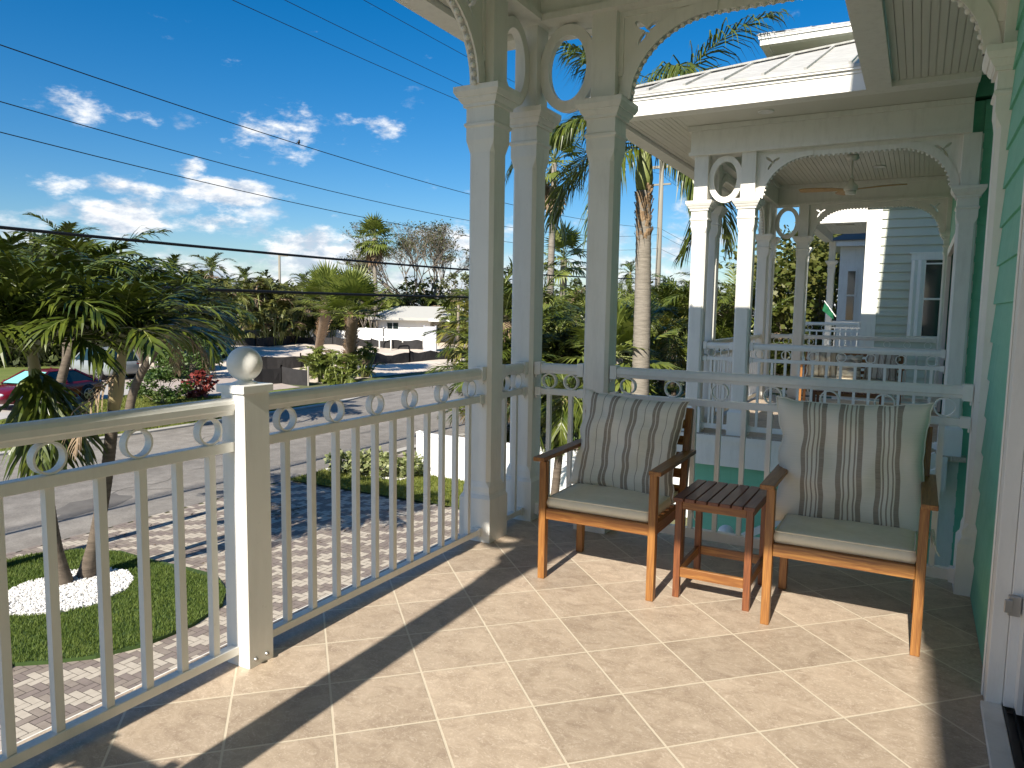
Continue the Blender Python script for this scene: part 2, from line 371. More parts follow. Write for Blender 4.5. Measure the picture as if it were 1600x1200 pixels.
# ------------------------------------------------------------------ porch parts
CX, YN0, YF0 = -2.28, -.125, 4.355            # column line of the front, near and far side (first house)
def sq(cx, cy, h, z, ch=0.):
    if not ch: return [(cx-h, cy-h, z), (cx+h, cy-h, z), (cx+h, cy+h, z), (cx-h, cy+h, z)]
    return [(cx-h+ch, cy-h, z), (cx+h-ch, cy-h, z), (cx+h, cy-h+ch, z), (cx+h, cy+h-ch, z), (cx+h-ch, cy+h, z), (cx-h+ch, cy+h, z), (cx-h, cy+h-ch, z), (cx-h, cy-h+ch, z)]
def column(par, cx, cy, dz, near=True):
    m = MB(); e = .0004
    pts = [(.1075, 0, e), (.1075, .262, e), (.098, .280, e), (.094, .284, e), (.0905, .30, e), (.0905, .33, .002), (.083, .365, .021), (.083, 2.30, .021), (.088, 2.345, .004), (.0925, 2.37, e), (.0925, 2.44, e), (.103, 2.450, e), (.103, 2.462, e), (.0925, 2.472, e), (.0925, 2.56, e)]
    m.loft([sq(cx, cy, h, z+dz, c) for h, z, c in pts])
    # upper post
    m.loft([sq(cx, cy, .078, z+dz, .002) for z in (2.662, 3.17)])
    o = m.build('column', WHITE, par)
    c = MB()
    cp = [(.094, 2.553), (.107, 2.5545), (.107, 2.573), (.113, 2.575), (.122, 2.588), (.127, 2.598), (.127, 2.604), (.134, 2.606), (.149, 2.634), (.149, 2.6625), (.148, 2.6635)]
    c.loft([sq(cx, cy, h, z+dz, .0005) for h, z in cp])
    c.build('capital', WHITE, o)
    return o
def oval(par, p, q, dz):
    """upright oval frame between posts p and q (x, y)"""
    p = Vector((*p, 0)); q = Vector((*q, 0)); c = (p+q)/2; d = (q-p).normalized(); nrm = Vector((-d.y, d.x, 0))
    a = (q-p).length/2-.078+.006; b = .262; zc = 2.90+dz; w = .062
    o1 = [(a*cos(2*pi*i/56), b*sin(2*pi*i/56)) for i in range(56)]
    o2 = [((a-w)*cos(2*pi*i/56), (b-w*1.05)*sin(2*pi*i/56)) for i in range(56)]
    vs, fs = poly_panel([o1, o2], .05, lambda u, v, t: c+d*u+nrm*t+Vector((0, 0, zc+v)))
    m = MB(); m.add(vs, fs); return m.build('oval_frame', WHITE, par, bevel=.004)
def trefoil(cx, cy, flip=1):
    out = []
    for i in range(66):
        t = 2*pi*i/66; r = .012
        for a, L_ in ((140, .092), (30, .086), (242, .094), (325, .032)):
            d = (t-R(a)+pi) % (2*pi)-pi
            r = max(r, L_*exp(-(d/.37)**2))
        out.append((cx+flip*r*cos(t), cy+r*sin(t)))
    return out
def arch(par, p, q, dz, rx=.50, fine=True):
    """flat arch panel between post faces p and q with quarter-round spandrels, trefoil cut-outs and a beaded edge"""
    p = Vector((*p, 0)); q = Vector((*q, 0)); W = (q-p).length; d = (q-p).normalized(); nrm = Vector((-d.y, d.x, 0))
    H = .508; t = .082; e = .080; z0 = 2.6625+dz; n = 18
    place = lambda u, v, w: p+d*u+nrm*w+Vector((0, 0, z0+v))
    def edge(off=0., sx=1.):
        L_ = []
        for i in range(n+1):
            a = pi-(pi/2)*i/n
            L_.append((e+off+(rx-off)+(rx-off)*cos(a), (H-t-off*sx)*sin(a)))
        return L_
    le = edge(); re = [(W-u, v) for u, v in reversed(le)]
    outer = [(0, 0)]+le+re+[(W, 0), (W, H), (0, H)]
    holes = [trefoil(.163, H-.122), trefoil(W-.163, H-.122, -1)]
    vs, fs = poly_panel([outer]+holes, .034, place)
    m = MB(); m.add(vs, fs)
    # raised band that follows the curve
    wb = .074
    out2 = []
    for i in range(n+1):
        a = pi-(pi/2)*i/n; nx_, ny_ = cos(a)/rx, sin(a)/(H-t); q_ = math.hypot(nx_, ny_)
        out2.append((max(.0005, e+rx+rx*cos(a)+wb*nx_/q_), min(H-.0315, (H-t)*sin(a)+wb*ny_/q_)))
    band = le+list(reversed(out2))
    for side in (0, 1):
        bb = band if side == 0 else [(W-u, v) for u, v in band]
        vs, fs = poly_panel([bb], .060, place); m.add(vs, fs)
    # frame strip beside the posts
    for u0 in (0, W-.028):
        vs, fs = poly_panel([[(u0, .14), (u0+.028, .14), (u0+.028, H-.03), (u0, H-.03)]], .052, place); m.add(vs, fs)
    vs, fs = poly_panel([[(0, H-.03), (W, H-.03), (W, H-.0005), (0, H-.0005)]], .056, place); m.add(vs, fs)
    o = m.build('arch_panel', WHITE, par)
    # beads
    b = MB(); pts = le+re; L_ = 0; path = []
    for i in range(len(pts)-1):
        a = Vector((*pts[i], 0)); c = Vector((*pts[i+1], 0)); k = max(1, int((c-a).length/.008))
        for j in range(k): path.append(a.lerp(c, j/k))
    last = path[0]; acc = 0
    for x in path[1:]:
        acc += (x-last).length; last = x
        if acc > .042:
            acc = 0; b.sphere(place(x.x, x.y-.003, 0), .0165, 8 if fine else 6, 5 if fine else 4)
    b.build('bead_trim', WHITE, o)
    return o
def boards(m, x0, x1, y0, y1, z, pitch=.058, th=.012, along='y'):
    """beadboard: narrow boards with V gaps"""
    a, b = (x0, x1) if along == 'y' else (y0, y1)
    n = max(1, int(round((b-a)/pitch))); w = (b-a)/n
    for i in range(n):
        s0, s1 = a+i*w+.0022, a+(i+1)*w-.0022; zz = z+(.0012 if i % 2 else 0)
        if along == 'y': m.box((s0, y0, zz), (s1, y1, zz+th))
        else: m.box((x0, s0, zz), (x1, s1, zz+th))
def lap_wall(m, p, q, z0, z1, nrm, pitch=.182, proud=.014, step0=0.):
    """horizontal lap siding from p to q (x, y); nrm = outward direction; each board a wedge"""
    p = Vector((*p, 0)); q = Vector((*q, 0)); nrm = Vector((*nrm, 0)).normalized(); z = z0+step0
    first = True
    while z < z1:
        zt = min(z+pitch+.01, z1)
        a = [p+Vector((0,0,z))-nrm*.01, p+Vector((0,0,z))+nrm*proud, p+Vector((0,0,zt))+nrm*.002, p+Vector((0,0,zt))-nrm*.01]
        b = [v+(q-p) for v in a]
        m.add(a+b, [(0,1,2,3), (7,6,5,4), (0,4,5,1), (1,5,6,2), (2,6,7,3), (3,7,4,0)])
        z += pitch
def railing(p, q, rings, bal, dz=0., label='', cat='railing', group=None, ends=(True, True), parts=True, low=.104):
    """aluminium balcony railing from p to q (x, y); rings/bal = distances from p"""
    p3 = Vector((*p, dz)); q3 = Vector((*q, dz)); d = (q3-p3).normalized(); nrm = Vector((-d.y, d.x, 0)); L_ = (q3-p3).length
    r = thing('railing', p3, label, cat, group)
    def P(u, w, z): return p3+d*u+nrm*w+Vector((0, 0, z))
    def beam(prof, name, bev=0):
        m = MB(); m.loft([[P(u, a, z) for a, z in prof] for u in (0, L_)])
        return m.build(name, ALU, r, bevel=bev)
    beam([(-.024,.988),(.024,.988),(.027,1.004),(.031,1.010),(.031,1.030),(.026,1.043),(.014,1.051),(0,1.053),(-.014,1.051),(-.026,1.043),(-.031,1.030),(-.031,1.010),(-.027,1.004)], 'top_rail', .002)
    beam([(-.021,.848),(.021,.848),(.021,.886),(-.021,.886)], 'middle_rail', .002)
    beam([(-.021,.047),(.021,.047),(.021,low),(-.021,low)], 'bottom_rail', .002)
    bp = None
    if parts:
        for u in bal:
            m = MB(); c = P(u, 0, 0)
            T = Matrix.Translation(c) @ Matrix.Rotation(atan2(d.y, d.x), 4, 'Z')
            m.box((-.0135, -.0135, low+.0005), (.0135, .0135, .8475), T); m.build('baluster', ALU, r)
        for u in rings:
            m = MB(); n = 28; vs = []; zc = .937; ro, ri = .0505, .0435
            for rr, w in ((ro,-.017),(ro,.017),(ri,.017),(ri,-.017)):
                for i in range(n): vs.append(P(u+rr*cos(2*pi*i/n), w, zc+rr*sin(2*pi*i/n)))
            fs = []
            for k in range(4):
                for i in range(n): fs.append((k*n+i, k*n+(i+1) % n, ((k+1) % 4)*n+(i+1) % n, ((k+1) % 4)*n+i))
            m.add(vs, fs); 
            for z in (.8872, .9868): m.box((-.012, -.015, -.001), (.012, .015, .001), Matrix.Translation(P(u, 0, z)) @ Matrix.Rotation(atan2(d.y, d.x), 4, 'Z'))
            m.build('ring', ALU, r)
    for k, u in enumerate((0, L_)):
        if not ends[k]: continue
        s = 1 if k == 0 else -1
        for z0, z1, w in ((.978, 1.060, .037), (.840, .894, .027), (.038, low+.008, .027)):
            m = MB(); T = Matrix.Translation(P(u, 0, 0)) @ Matrix.Rotation(atan2(d.y, d.x), 4, 'Z')
            a, b = sorted((0, s*.042)); m.box((a, -w, z0), (b, w, z1), T)
            a, b = sorted((0, s*.006)); m.box((a, -w*.55, z0-.022), (b, w*.55, z0-.0005), T)
            m.build('mounting_bracket', ALU, r)
    return r
def spaced(L_, pitch=.1415, off=.0):
    n = int((L_-.06)/pitch); s = (L_-(n-1)*pitch)/2
    bal = [s+i*pitch for i in range(n)]; return bal, bal[::2] if n % 2 else bal[::2]

def hip_roof(par, x0, x1, y0, y1, z, slope, name='roof', m_=METALROOF, ribs=True):
    """hip at the front (x0), ridge running on to x1"""
    h = (y1-y0)/2; ym = (y0+y1)/2; zr = z+slope*h; xr = x0+h
    m = MB(); t = .03
    A, B, C_, D = (x0,y0,z), (x1,y0,z), (x1,y1,z), (x0,y1,z); E_, F_ = (xr,ym,zr), (x1,ym,zr)
    def lower(p): return (p[0], p[1], p[2]-t)
    vs = [A,B,C_,D,E_,F_]+[lower(p) for p in (A,B,C_,D,E_,F_)]
    m.add(vs, [(0,1,5,4),(2,3,4,5),(3,0,4),(6,10,11,7),(8,11,10,9),(9,10,6),(0,6,7,1),(3,2,8,9),(0,3,9,6),(1,7,11,5),(5,11,8,2)])
    if ribs:
        x = x0+.25
        while x < x1:
            top = min(1, (x-x0)/h)
            for sgn, yy in ((1, y0), (-1, y1)):
                m.bar((x, yy, z+.012), (x, yy+sgn*h*top, z+slope*h*top+.012), .028, .026)
            x += .385
        y = y0+.25
        while y < y1:
            top = min(1, min(y-y0, y1-y)/h)
            m.bar((x0, y, z+.012), (x0+h*top, y, z+slope*h*top+.012), .028, .026)
            y += .385
        for yy in (y0, y1):
            m.bar((x0, yy, z+.02), (xr, ym, zr+.02), .10, .02)
        m.bar((xr, ym, zr+.02), (x1, ym, zr+.02), .12, .025)
    return m.build(name, m_, par)

def porch(k, root, dy, dz=0., xr=.325, fine=True, ours=False):
    yn, yf = YN0+dy, YF0+dy
    cols = [(CX, yn), (CX+.525, yn), (CX, yn+.535), (CX, yf-.535), (CX, yf), (CX+.525, yf)]
    for c in cols: column(root, *c, dz)
    if xr > 0:
        for y in (yn, yf): column(root, .3475, y, dz)
    h = .078
    oval(root, cols[0], cols[1], dz); oval(root, cols[0], cols[2], dz); oval(root, cols[3], cols[4], dz); oval(root, cols[4], cols[5], dz)
    arch(root, (CX, yn+.535+h), (CX, yf-.535-h), dz, fine=fine)
    if xr > 0:
        for y in (yn, yf): arch(root, (CX+.525+h, y), (.3475-h, y), dz, fine=fine)
    # beams
    m = MB(); zb, zt = 3.170+dz, 3.49+dz; xb = .34 if xr > 0 else xr
    m.box((CX-.118, yn-.118, zb), (CX+.118, yf+.118, zt))
    for y in (yn, yf): m.box((CX+.1185, y-.118, zb), (xb, y+.118, zt))
    b = m.build('beam', WHITE, root)
    m = MB()
    for y in (yn, yf):          # trim strips, outside and inside faces
        s = -1 if y == yn else 1
        ya, yb_ = sorted((y+s*.1185, y+s*.136)); m.box((CX-.136, ya, zb-.004), (xb, yb_, zb+.034))
        ya, yb_ = sorted((y-s*.1185, y-s*.140)); m.box((CX+.1405, ya, zb-.004), (xb, yb_, zb+.034))
        ya, yb_ = sorted((y-s*.1185, y-s*.150)); m.box((CX+.1505, ya, zt-.055), (xb, yb_, zt-.001))
        ya, yb_ = sorted((y+s*.1185, y+s*.150)); m.box((CX-.150, ya, zt-.055), (xb, yb_, zt-.001))
    m.box((CX+.1185, yn+.1505, zt-.055), (CX+.150, yf-.1505, zt-.001))
    m.box((CX-.136, yn-.118, zb-.004), (CX-.1185, yf+.118, zb+.034)); m.box((CX+.1185, yn+.1405, zb-.004), (CX+.140, yf-.1405, zb+.034))
    m.box((CX-.150, yn-.118, zt-.055), (CX-.1185, yf+.118, zt-.001))
    m.build('beam_moulding', WHITE, b)
    m = MB(); boards(m, CX+.10, xb, yn+.10, yf-.10, zt+.001); m.box((CX+.1, yn+.1, zt+.016), (xb, yf-.1, zt+.02)); m.build('ceiling', CEIL, root)
    # eaves: front strip of beadboard, plain side strips, boxed edge, gutter line
    x0, y0, y1 = CX-.94, yn-.978, yf+.978; ze = 3.45+dz
    m = MB(); boards(m, x0+.20, CX-.1, y0+.20, y1-.20, zt+.003)
    m.box((CX-.0, y0+.20, zt+.003), (xb, yn-.1, zt+.015)); m.box((CX-.0, yf+.1, zt+.003), (xb, y1-.20, zt+.015))
    m.box((CX-.1, y0+.2, zt+.002), (CX, yn-.1, zt+.0145)); m.box((CX-.1, yf+.1, zt+.002), (CX, y1-.2, zt+.0145))
    m.box((x0+.2, y0+.2, zt+.018), (xb, y1-.2, zt+.022))
    m.build('soffit', CEIL, root)
    m = MB(); w = .19
    m.box((x0, y0, ze), (x0+w, y1, ze+.155)); m.box((x0+w+.0005, y0, ze), (xb, y0+w, ze+.155)); m.box((x0+w+.0005, y1-w, ze), (xb, y1, ze+.155))
    m.box((x0-.012, y0-.012, ze+.156), (x0+w, y1+.012, ze+.185)); m.box((x0+w+.0005, y0-.012, ze+.156), (xb, y0+w, ze+.185)); m.box((x0+w+.0005, y1-w, ze+.156), (xb, y1+.012, ze+.185))
    m.box((x0-.035, y0-.035, ze+.186), (x0+w, y1+.035, ze+.232)); m.box((x0+w+.0005, y0-.035, ze+.186), (xb, y0+w, ze+.232)); m.box((x0+w+.0005, y1-w, ze+.186), (xb, y1+.035, ze+.232))
    m.build('fascia', WHITE, root)
    # small recessed lamps
    for (lx, ly, lz) in ((CX+.75, yn-.45, zt-.004), (CX+.75, yf+.45, zt-.004), (-.62, (yn+yf)/2+.95, zt-.008)):
        m = MB(); m.lathe([(.001, 0), (.055, 0), (.062, -.004), (.078, -.006), (.082, .002), (.082, .006)], (lx, ly, lz), 28); m.build('recessed_light', ALU, root)
    # floor edge band
    m = MB(); xo = CX-.16
    for (a, b_) in (((xo, yn-.155, -.36+dz), (xb, yn-.10, -.012+dz)), ((xo, yf+.10, -.36+dz), (xb, yf+.155, -.012+dz)), ((xo, yn-.0995, -.36+dz), (xo+.06, yf+.0995, -.012+dz))): m.box(a, b_)
    for (a, b_) in (((xo-.014, yn-.169, -.075+dz), (xb, yn-.1555, -.010+dz)), ((xo-.014, yf+.1555, -.075+dz), (xb, yf+.169, -.010+dz)), ((xo-.014, yn-.155, -.075+dz), (xo-.0005, yf+.155, -.010+dz))): m.box(a, b_)
    m.build('floor_band', WHITE, root)
    return yn, yf

def house(k, dy, dz, label, fine):
    root = thing('house', (1.5, dy+2.1, GZ), label, 'house', 'pastel houses with matching white porches')
    yn, yf = porch(k, root, dy, dz, fine=fine)
    return root, yn, yf

# ================================================================== HOUSE 1 (the one we stand on)
H1, yn, yf = house(0, 0, 0, 'sea green house whose tiled upper balcony fills the foreground', True)
WX = .325
m = MB(); lap_wall(m, (WX, 3.165), (WX, yf+.13), 0.004, 3.49, (-1, 0)); lap_wall(m, (WX, -1.2), (WX, .55), 0.004, 3.49, (-1, 0)); lap_wall(m, (WX, .55), (WX, 3.165), 2.36, 3.49, (-1, 0))
m.box((WX+.012, yf-.02, GZ), (8, yf+.13, 3.49)); m.box((WX+.012, -5, GZ), (8, -1.21, 6.2)); m.box((WX+.012, -1.2, -.4), (WX+.06, .55, 3.49))
m.box((.85, -1.1, GZ), (8, yf-.03, -.02)); m.box((2.6, .0, 0), (2.7, yf-.03, 3.49))
m.build('wall', GREEN, H1)
# lower storey under the porch
m = MB(); lap_wall(m, (CX+.3, yf+.06), (.5, yf+.06), GZ, -.36, (0, 1)); m.box((CX+.3, yn-.05, GZ), (8, yf+.04, -.361)); m.build('lower_wall', GREEN, H1)
# door with casing, track and latch
d = MB(); d.box((WX-.030, 3.045, .002), (WX+.02, 3.160, 2.345)); d.box((WX-.030, .62, 2.235), (WX+.02, 3.0445, 2.345)); d.box((WX-.030, .55, .002), (WX+.02, .6195, 2.345))
d.box((WX-.036, 3.134, .002), (WX-.0305, 3.160, 2.36))
dr = d.build('door', WHITE, H1, bevel=.003)
m = MB(); m.box((WX+.021, 3.02, .03), (WX+.11, 3.12, 2.23)); m.build('door_jamb', ALU, dr, bevel=.002)
m = MB(); m.box((WX+.05, 2.935, .05), (WX+.09, 3.0195, 2.2)); m.box((WX+.05, .62, .05), (WX+.09, .70, 2.2)); m.box((WX+.05, .7005, 2.12), (WX+.09, 2.9345, 2.2)); m.build('sliding_frame', ALU, dr)
m = MB(); m.box((WX+.065, .70, .06), (WX+.075, 2.9345, 2.2)); m.build('glass', DARKGLASS, dr)
m = MB(); m.box((WX-.045, .62, .001), (WX+.02, 3.0445, .024)); m.build('sill', WHITE, dr, bevel=.003)
m = MB()
for i in range(4): m.box((WX+.0205+i*.03, .62, .001), (WX+.0285+i*.03, 3.015, .03))
m.box((WX+.0205, .62, .0005), (WX+.16, 3.016, .012)); m.build('track', BLACK, dr)
m = MB(); m.box((WX+.008, 2.995, .37), (WX+.045, 3.0185, .44)); m.box((WX-.004, 2.985, .382), (WX+.02, 2.9945, .428)); m.build('latch', STEEL, dr, bevel=.002)
# main roof edge that runs on between the houses
m = MB(); ys, ye = yf+.98, 8.77+YN0-.982
m.box((-.555, ys, 3.449), (-.345, ye, 3.60)); m.box((-.567, ys, 3.601), (-.345, ye, 3.635)); m.box((-.59, ys, 3.636), (-.345, ye, 3.68)); m.build('main_fascia', WHITE, H1)
m = MB(); boards(m, -.34, .33, ys-.2, ye+.2, 3.497); m.box((-.34, ys-.2, 3.512), (.6, ye+.2, 3.516)); m.build('main_soffit', CEIL, H1)
m = MB(); m.loft([[(-.6, y, 3.685), (6, y, 3.685+.4*6.6), (6, y, 3.64+.4*6.6), (-.6, y, 3.682)] for y in (ys+.04, ye-.04)]); m.build('main_roof', METALROOF, H1)
hip_roof(H1, CX-.98, 8, yn-1.02, yf+1.02, 3.684, .4)

# upper storeys (they shade the walls beyond)
for root, ya, yb_ in ((H1, -.1, 4.4),):
    m = MB(); m.box((WX+.02, ya, 3.53), (8, yb_, 6.6)); m.build('upper_wall', GREEN, root)
    m = MB(); m.box((-.56, ya-.95, 6.6), (8, yb_+.95, 6.8)); m.build('upper_eave', WHITE, root)
# porch floor
m = MB(); m.box((CX-.15, yn-.145, -.05), (.86, yf+.145, 0)); struct('porch_floor', m, TILE, 'beige travertine tile floor laid diagonally')

# railings of house 1
RG = 'white aluminium railing sections of the foreground balcony'
xs = -2.255
railing((xs, .50), (xs, 1.903), [y-.5 for y in (.67, .95, 1.234, 1.521, 1.804)], [.112+.1417*i-.0 for i in range(9)][:0]+[y-.5 for y in (.66, .805, .945, 1.087, 1.229, 1.39, 1.532, 1.671, 1.809)], label='front balcony railing section at the left edge, left of the ball topped post', group=RG, ends=(True, False), low=.080)
railing((xs, 2.028), (xs, yf-.535-.0905), [y-2.028 for y in (2.179, 2.471, 2.754, 3.028, 3.317, 3.599)], [y-2.028 for y in (2.178, 2.326, 2.478, 2.613, 2.752, 2.891, 3.035, 3.183, 3.322, 3.457, 3.593)], label='long front balcony railing section between the ball topped post and the first column', group=RG, ends=(False, True), low=.080)
railing((xs, yf-.535+.0905), (xs, yf-.0905), [.105, .255], [.105, .255], label='short front railing piece between the two corner columns, behind the nearest column', group=RG, low=.080)
railing((CX+.0905, 4.335), (CX+.525-.0905, 4.335), [.095, .25], [.095, .25], label='short side railing piece between corner column and third column', group=RG)
railing((CX+.525+.0905, 4.335), (.257, 4.335), [x+1.6645 for x in (-1.553, -1.269, -.991, -.696, -.401, -.132, .144)], [x+1.6645 for x in (-1.553, -1.411, -1.273, -1.135, -.989, -.848, -.706, -.56, -.41, -.27, -.132, 0.0, .136)], label='side balcony railing running behind the two armchairs', group=RG)
railing((CX+.525+.0905, YN0-.05), (.257, YN0-.05), [.11+.28*i for i in range(7)], [.11+.14*i for i in range(13)], label='side balcony railing behind the viewer', group=RG)
railing((CX+.0905, YN0-.05), (CX+.525-.0905, YN0-.05), [.095, .25], [.095, .25], label='short side railing piece behind the viewer', group=RG)
# newel post with ball
t = thing('newel_post', (-2.24, 1.965, 0), 'white square post with a ball finial in the front railing', 'post')
m = MB(); m.loft([sq(-2.24, 1.965, .062, z, .003) for z in (.001, 1.069)]); m.build('post', ALU, t)
m = MB(); m.loft([sq(-2.24, 1.965, h, z, .003) for h, z in ((.064,1.070),(.074,1.071),(.074,1.098),(.072,1.101),(.03,1.102))])
m.lathe([(.046,1.100),(.046,1.106),(.036,1.110),(.027,1.114),(.024,1.120),(.030,1.126)], (-2.24, 1.965, 0), 24); m.build('cap', ALU, t)
m = MB(); m.sphere((-2.24, 1.965, 1.1765), .0655, 40, 24); m.build('ball', ALU, t)
m = MB()
for y in (1.935, 1.99): m.lathe([(.001,.012),(.005,.011),(.008,.006),(.009,0)], (-2.1785, y, .03), 10, 'x')
m.build('screw', STEEL, t)

# ================================================================== HOUSE 2
H2, yn2, yf2 = house(1, 8.77, 0, 'sea green house next door with white porch, ceiling fan and hip roof', True)
m = MB(); lap_wall(m, (.44, yn2+.01), (7, yn2+.01), GZ, 3.49, (0, -1)); m.box((.45, yn2+.03, GZ), (8, yf2, 3.49)); m.box((.33, yn2+.04, 0), (.44, yn2+.95, 3.49)); m.box((.33, yn2+3.75, 0), (.44, yf2+.1, 3.49)); m.box((.33, yn2+.95, 2.35), (.44, yn2+3.75, 3.49))
m.build('wall', GREEN, H2)
m = MB(); m.box((.262, yn2+.0, GZ), (.445, yn2+.05, 3.169)); m.build('corner_board', WHITE, H2)
m = MB(); m.box((CX+.0, yn2-.04, GZ), (.25, yn2+.02, -.361)); m.box((CX, yn2+.03, GZ), (8, yf2, -.38)); m.build('lower_wall', GREEN, H2)
dr = MB(); dr.box((.30, yn2+.95, .01), (.35, yn2+1.05, 2.35)); dr.box((.30, yn2+3.65, .01), (.35, yn2+3.75, 2.35)); dr.box((.30, yn2+1.051, 2.25), (.35, yn2+3.649, 2.35)); dr = dr.build('door', WHITE, H2)
m = MB(); m.box((.38, yn2+1.05, .02), (.39, yn2+3.65, 2.25)); m.build('glass', DARKGLASS, dr)
hip_roof(H2, CX-.98, 8, yn2-1.02, yf2+1.02, 3.684, .4)
m = MB(); m.box((CX-.15, yn2-.145, -.05), (.5, yf2+.145, 0)); struct('neighbour_porch_floor', m, TILE, 'tiled porch floor of the house next door')
RG2 = 'white railing sections of the porch next door'
b, r_ = spaced(1.92)
railing((CX+.525+.0905, yn2), (.257, yn2), r_, b, label='near side railing of the porch next door', group=RG2)
railing((CX+.0905, yn2), (CX+.525-.0905, yn2), [.095, .25], [.095, .14, .25], label='short railing piece between the pale corner columns next door', group=RG2)
railing((CX+.525+.0905, yf2), (.257, yf2), r_, b, label='far side railing of the porch next door, behind the striped cushions', group=RG2)
railing((CX+.0905, yf2), (CX+.525-.0905, yf2), [.095, .25], [.095, .25], label='short railing piece at the far corner of the porch next door', group=RG2)
b, r_ = spaced(yf2-yn2-1.07-.18)
railing((CX, yn2+.535+.0905), (CX, yf2-.535-.0905), r_, b, label='long street side railing of the porch next door', group=RG2)
railing((CX, yn2+.0905), (CX, yn2+.535-.0905), [.105, .25], [.105, .18, .25], label='short street side railing piece at the near corner next door', group=RG2)

m = MB(); m.box((WX+.02, yn2+.03, 3.53), (8, yf2+.05, 6.6)); m.build('upper_wall', GREEN, H2)
m = MB(); m.box((-.56, yn2-.9, 6.6), (8, yf2+1, 6.8)); m.build('upper_eave', WHITE, H2)
# ================================================================== HOUSE 3
DY3, DZ3 = 17.54, .17
H3 = thing('house', (1.5, DY3+2.1, GZ), 'pale sage clapboard house beyond, with white corner boards and tall window', 'house', 'pastel houses with matching white porches')
y3 = DY3+YN0
for c in ((CX, y3), (CX+.12, y3+4.4)): column(H3, *c, DZ3)
m = MB(); lap_wall(m, (-.80, y3+.01), (3, y3+.01), GZ, 3.6, (0, -1), proud=.034); m.box((-1.05, y3+.03, GZ), (8, y3+6, 7.0)); m.build('wall', SAGE, H3)
m = MB(); m.box((-1.085, y3-.02, GZ), (-.80, y3+.03, 3.6)); m.box((-1.085, y3+.031, GZ), (-1.04, y3+.3, 3.6)); m.build('corner_board', WHITE, H3)
w = MB(); 
for a, b_ in (((-.215,y3-.04,.93),(.45,y3+.0,.98)), ((-.215,y3-.045,2.53),(.45,y3+.0,2.66)), ((-.25,y3-.05,2.66),(.48,y3+.0,2.69))): w.box((a[0], a[1]-.02, a[2]), b_)
w = w.build('window', WHITE, H3)
m = MB()
for i, x in enumerate((-.205, -.145, -.085, -.025)): m.loft([[(x, y3-.06-(.03 if i % 2 else 0), z), (x+.06, y3-.06-(0 if i % 2 else .03), z), (x+.06, y3-.05-(0 if i % 2 else .03), z), (x, y3-.05-(.03 if i % 2 else 0), z)] for z in (.98, 2.53)])
m.build('shutter', ALU, w)
m = MB(); m.box((.04, y3-.036, .985), (.44, y3-.030, 2.52)); m.build('pane', DARKGLASS, w)
m = MB(); m.box((.0605, y3-.055, 1.72), (.44, y3-.037, 1.76)); m.box((.035, y3-.055, .985), (.06, y3-.037, 2.52)); m.box((.0605, y3-.055, 2.44), (.44, y3-.037, 2.47)); m.build('frame', WHITE, w)
m = MB(); m.box((CX-.1, y3-.1, 3.17+DZ3), (-1.086, y3+.1, 3.46+DZ3)); m.box((CX-.1, y3+.101, 3.17+DZ3), (CX+.1, y3+4.5, 3.46+DZ3)); m.build('beam', WHITE, H3)
m = MB(); boards(m, CX, -1.05, y3, y3+4.5, 3.38+DZ3); m.box((CX, y3+.1, 3.395+DZ3), (-1.05, y3+4.5, 3.40+DZ3))
for yy in (y3+1.3, y3+2.2): m.box((-1.9, yy, 3.362+DZ3), (-1.5, yy+.12, 3.376+DZ3))
m.build('ceiling', CEIL, H3)
m = MB(); m.box((CX-.15, y3-.1, -.36+DZ3), (-1.05, y3+4.5, -.01+DZ3)); m.build('floor_band', WHITE, H3)
# upper roof
zr = 6.9; yr = 1.4+0; yr = (zr-1.4)*2.97; xr_ = -.588*(zr-1.4)
m = MB(); m.box((xr_, yr, zr), (8, yr+.16, zr+.12)); m.box((xr_, yr+.1605, zr), (xr_+.16, yr+7, zr+.12)); m.box((xr_-.03, yr-.03, zr+.121), (8, yr+.16, zr+.19)); m.box((xr_-.03, yr+.1605, zr+.121), (xr_+.16, yr+7, zr+.19)); m.build('upper_fascia', WHITE, H3)
m = MB(); boards(m, xr_+.16, xr_+1., yr+.9, yr+6.8, zr+.03); m.box((xr_+.161, yr+.161, zr+.03), (8, yr+.895, zr+.045)); m.build('upper_soffit', CEIL, H3)
m = MB(); m.box((xr_+1., yr+.9, 3.7), (8, yr+6, zr+.029)); m.build('upper_wall', SAGE, H3)
hip_roof(H3, xr_-.04, 9, yr-.04, yr+7.04, zr+.192, .32)
railing((CX+.09, y3+4.4), (-1.1, y3+4.4), [.2, .5, .8], [.06+.14*i for i in range(8)], DZ3, label='sunlit white railing on the far side of the sage house porch')
railing((CX+.0905, y3), (-1.09, y3), [.1, .38, .66, .94], [.1+.14*i for i in range(7)], DZ3, label='near white railing of the sage house porch, left of its corner board')
# far bay of a fourth house
H4 = thing('house', (0, 30, GZ), 'far white house with a bay window under a blue grey hipped roof', 'house', 'pastel houses with matching white porches')
m = MB(); m.box((-2.42, 26.9, GZ), (4, 31, 3.62)); m.build('wall', WHITE, H4)
m = MB(); m.box((-2.2, 26.86, 1.15), (-1.86, 26.9, 2.9)); m.build('window', WHITE, H4)
wm = H4.children[-1]
m = MB(); m.box((-2.14, 26.84, 1.22), (-1.92, 26.858, 2.0)); m.box((-2.14, 26.84, 2.06), (-1.92, 26.858, 2.82)); m.build('pane', DARKGLASS, wm)
m = MB(); m.box((-2.75, 26.6, 3.62), (4.3, 31.3, 3.82)); m.build('fascia', WHITE, H4)
hip_roof(H4, -2.8, 4.4, 26.55, 31.35, 3.825, .5, m_=METALBLUE, ribs=False)

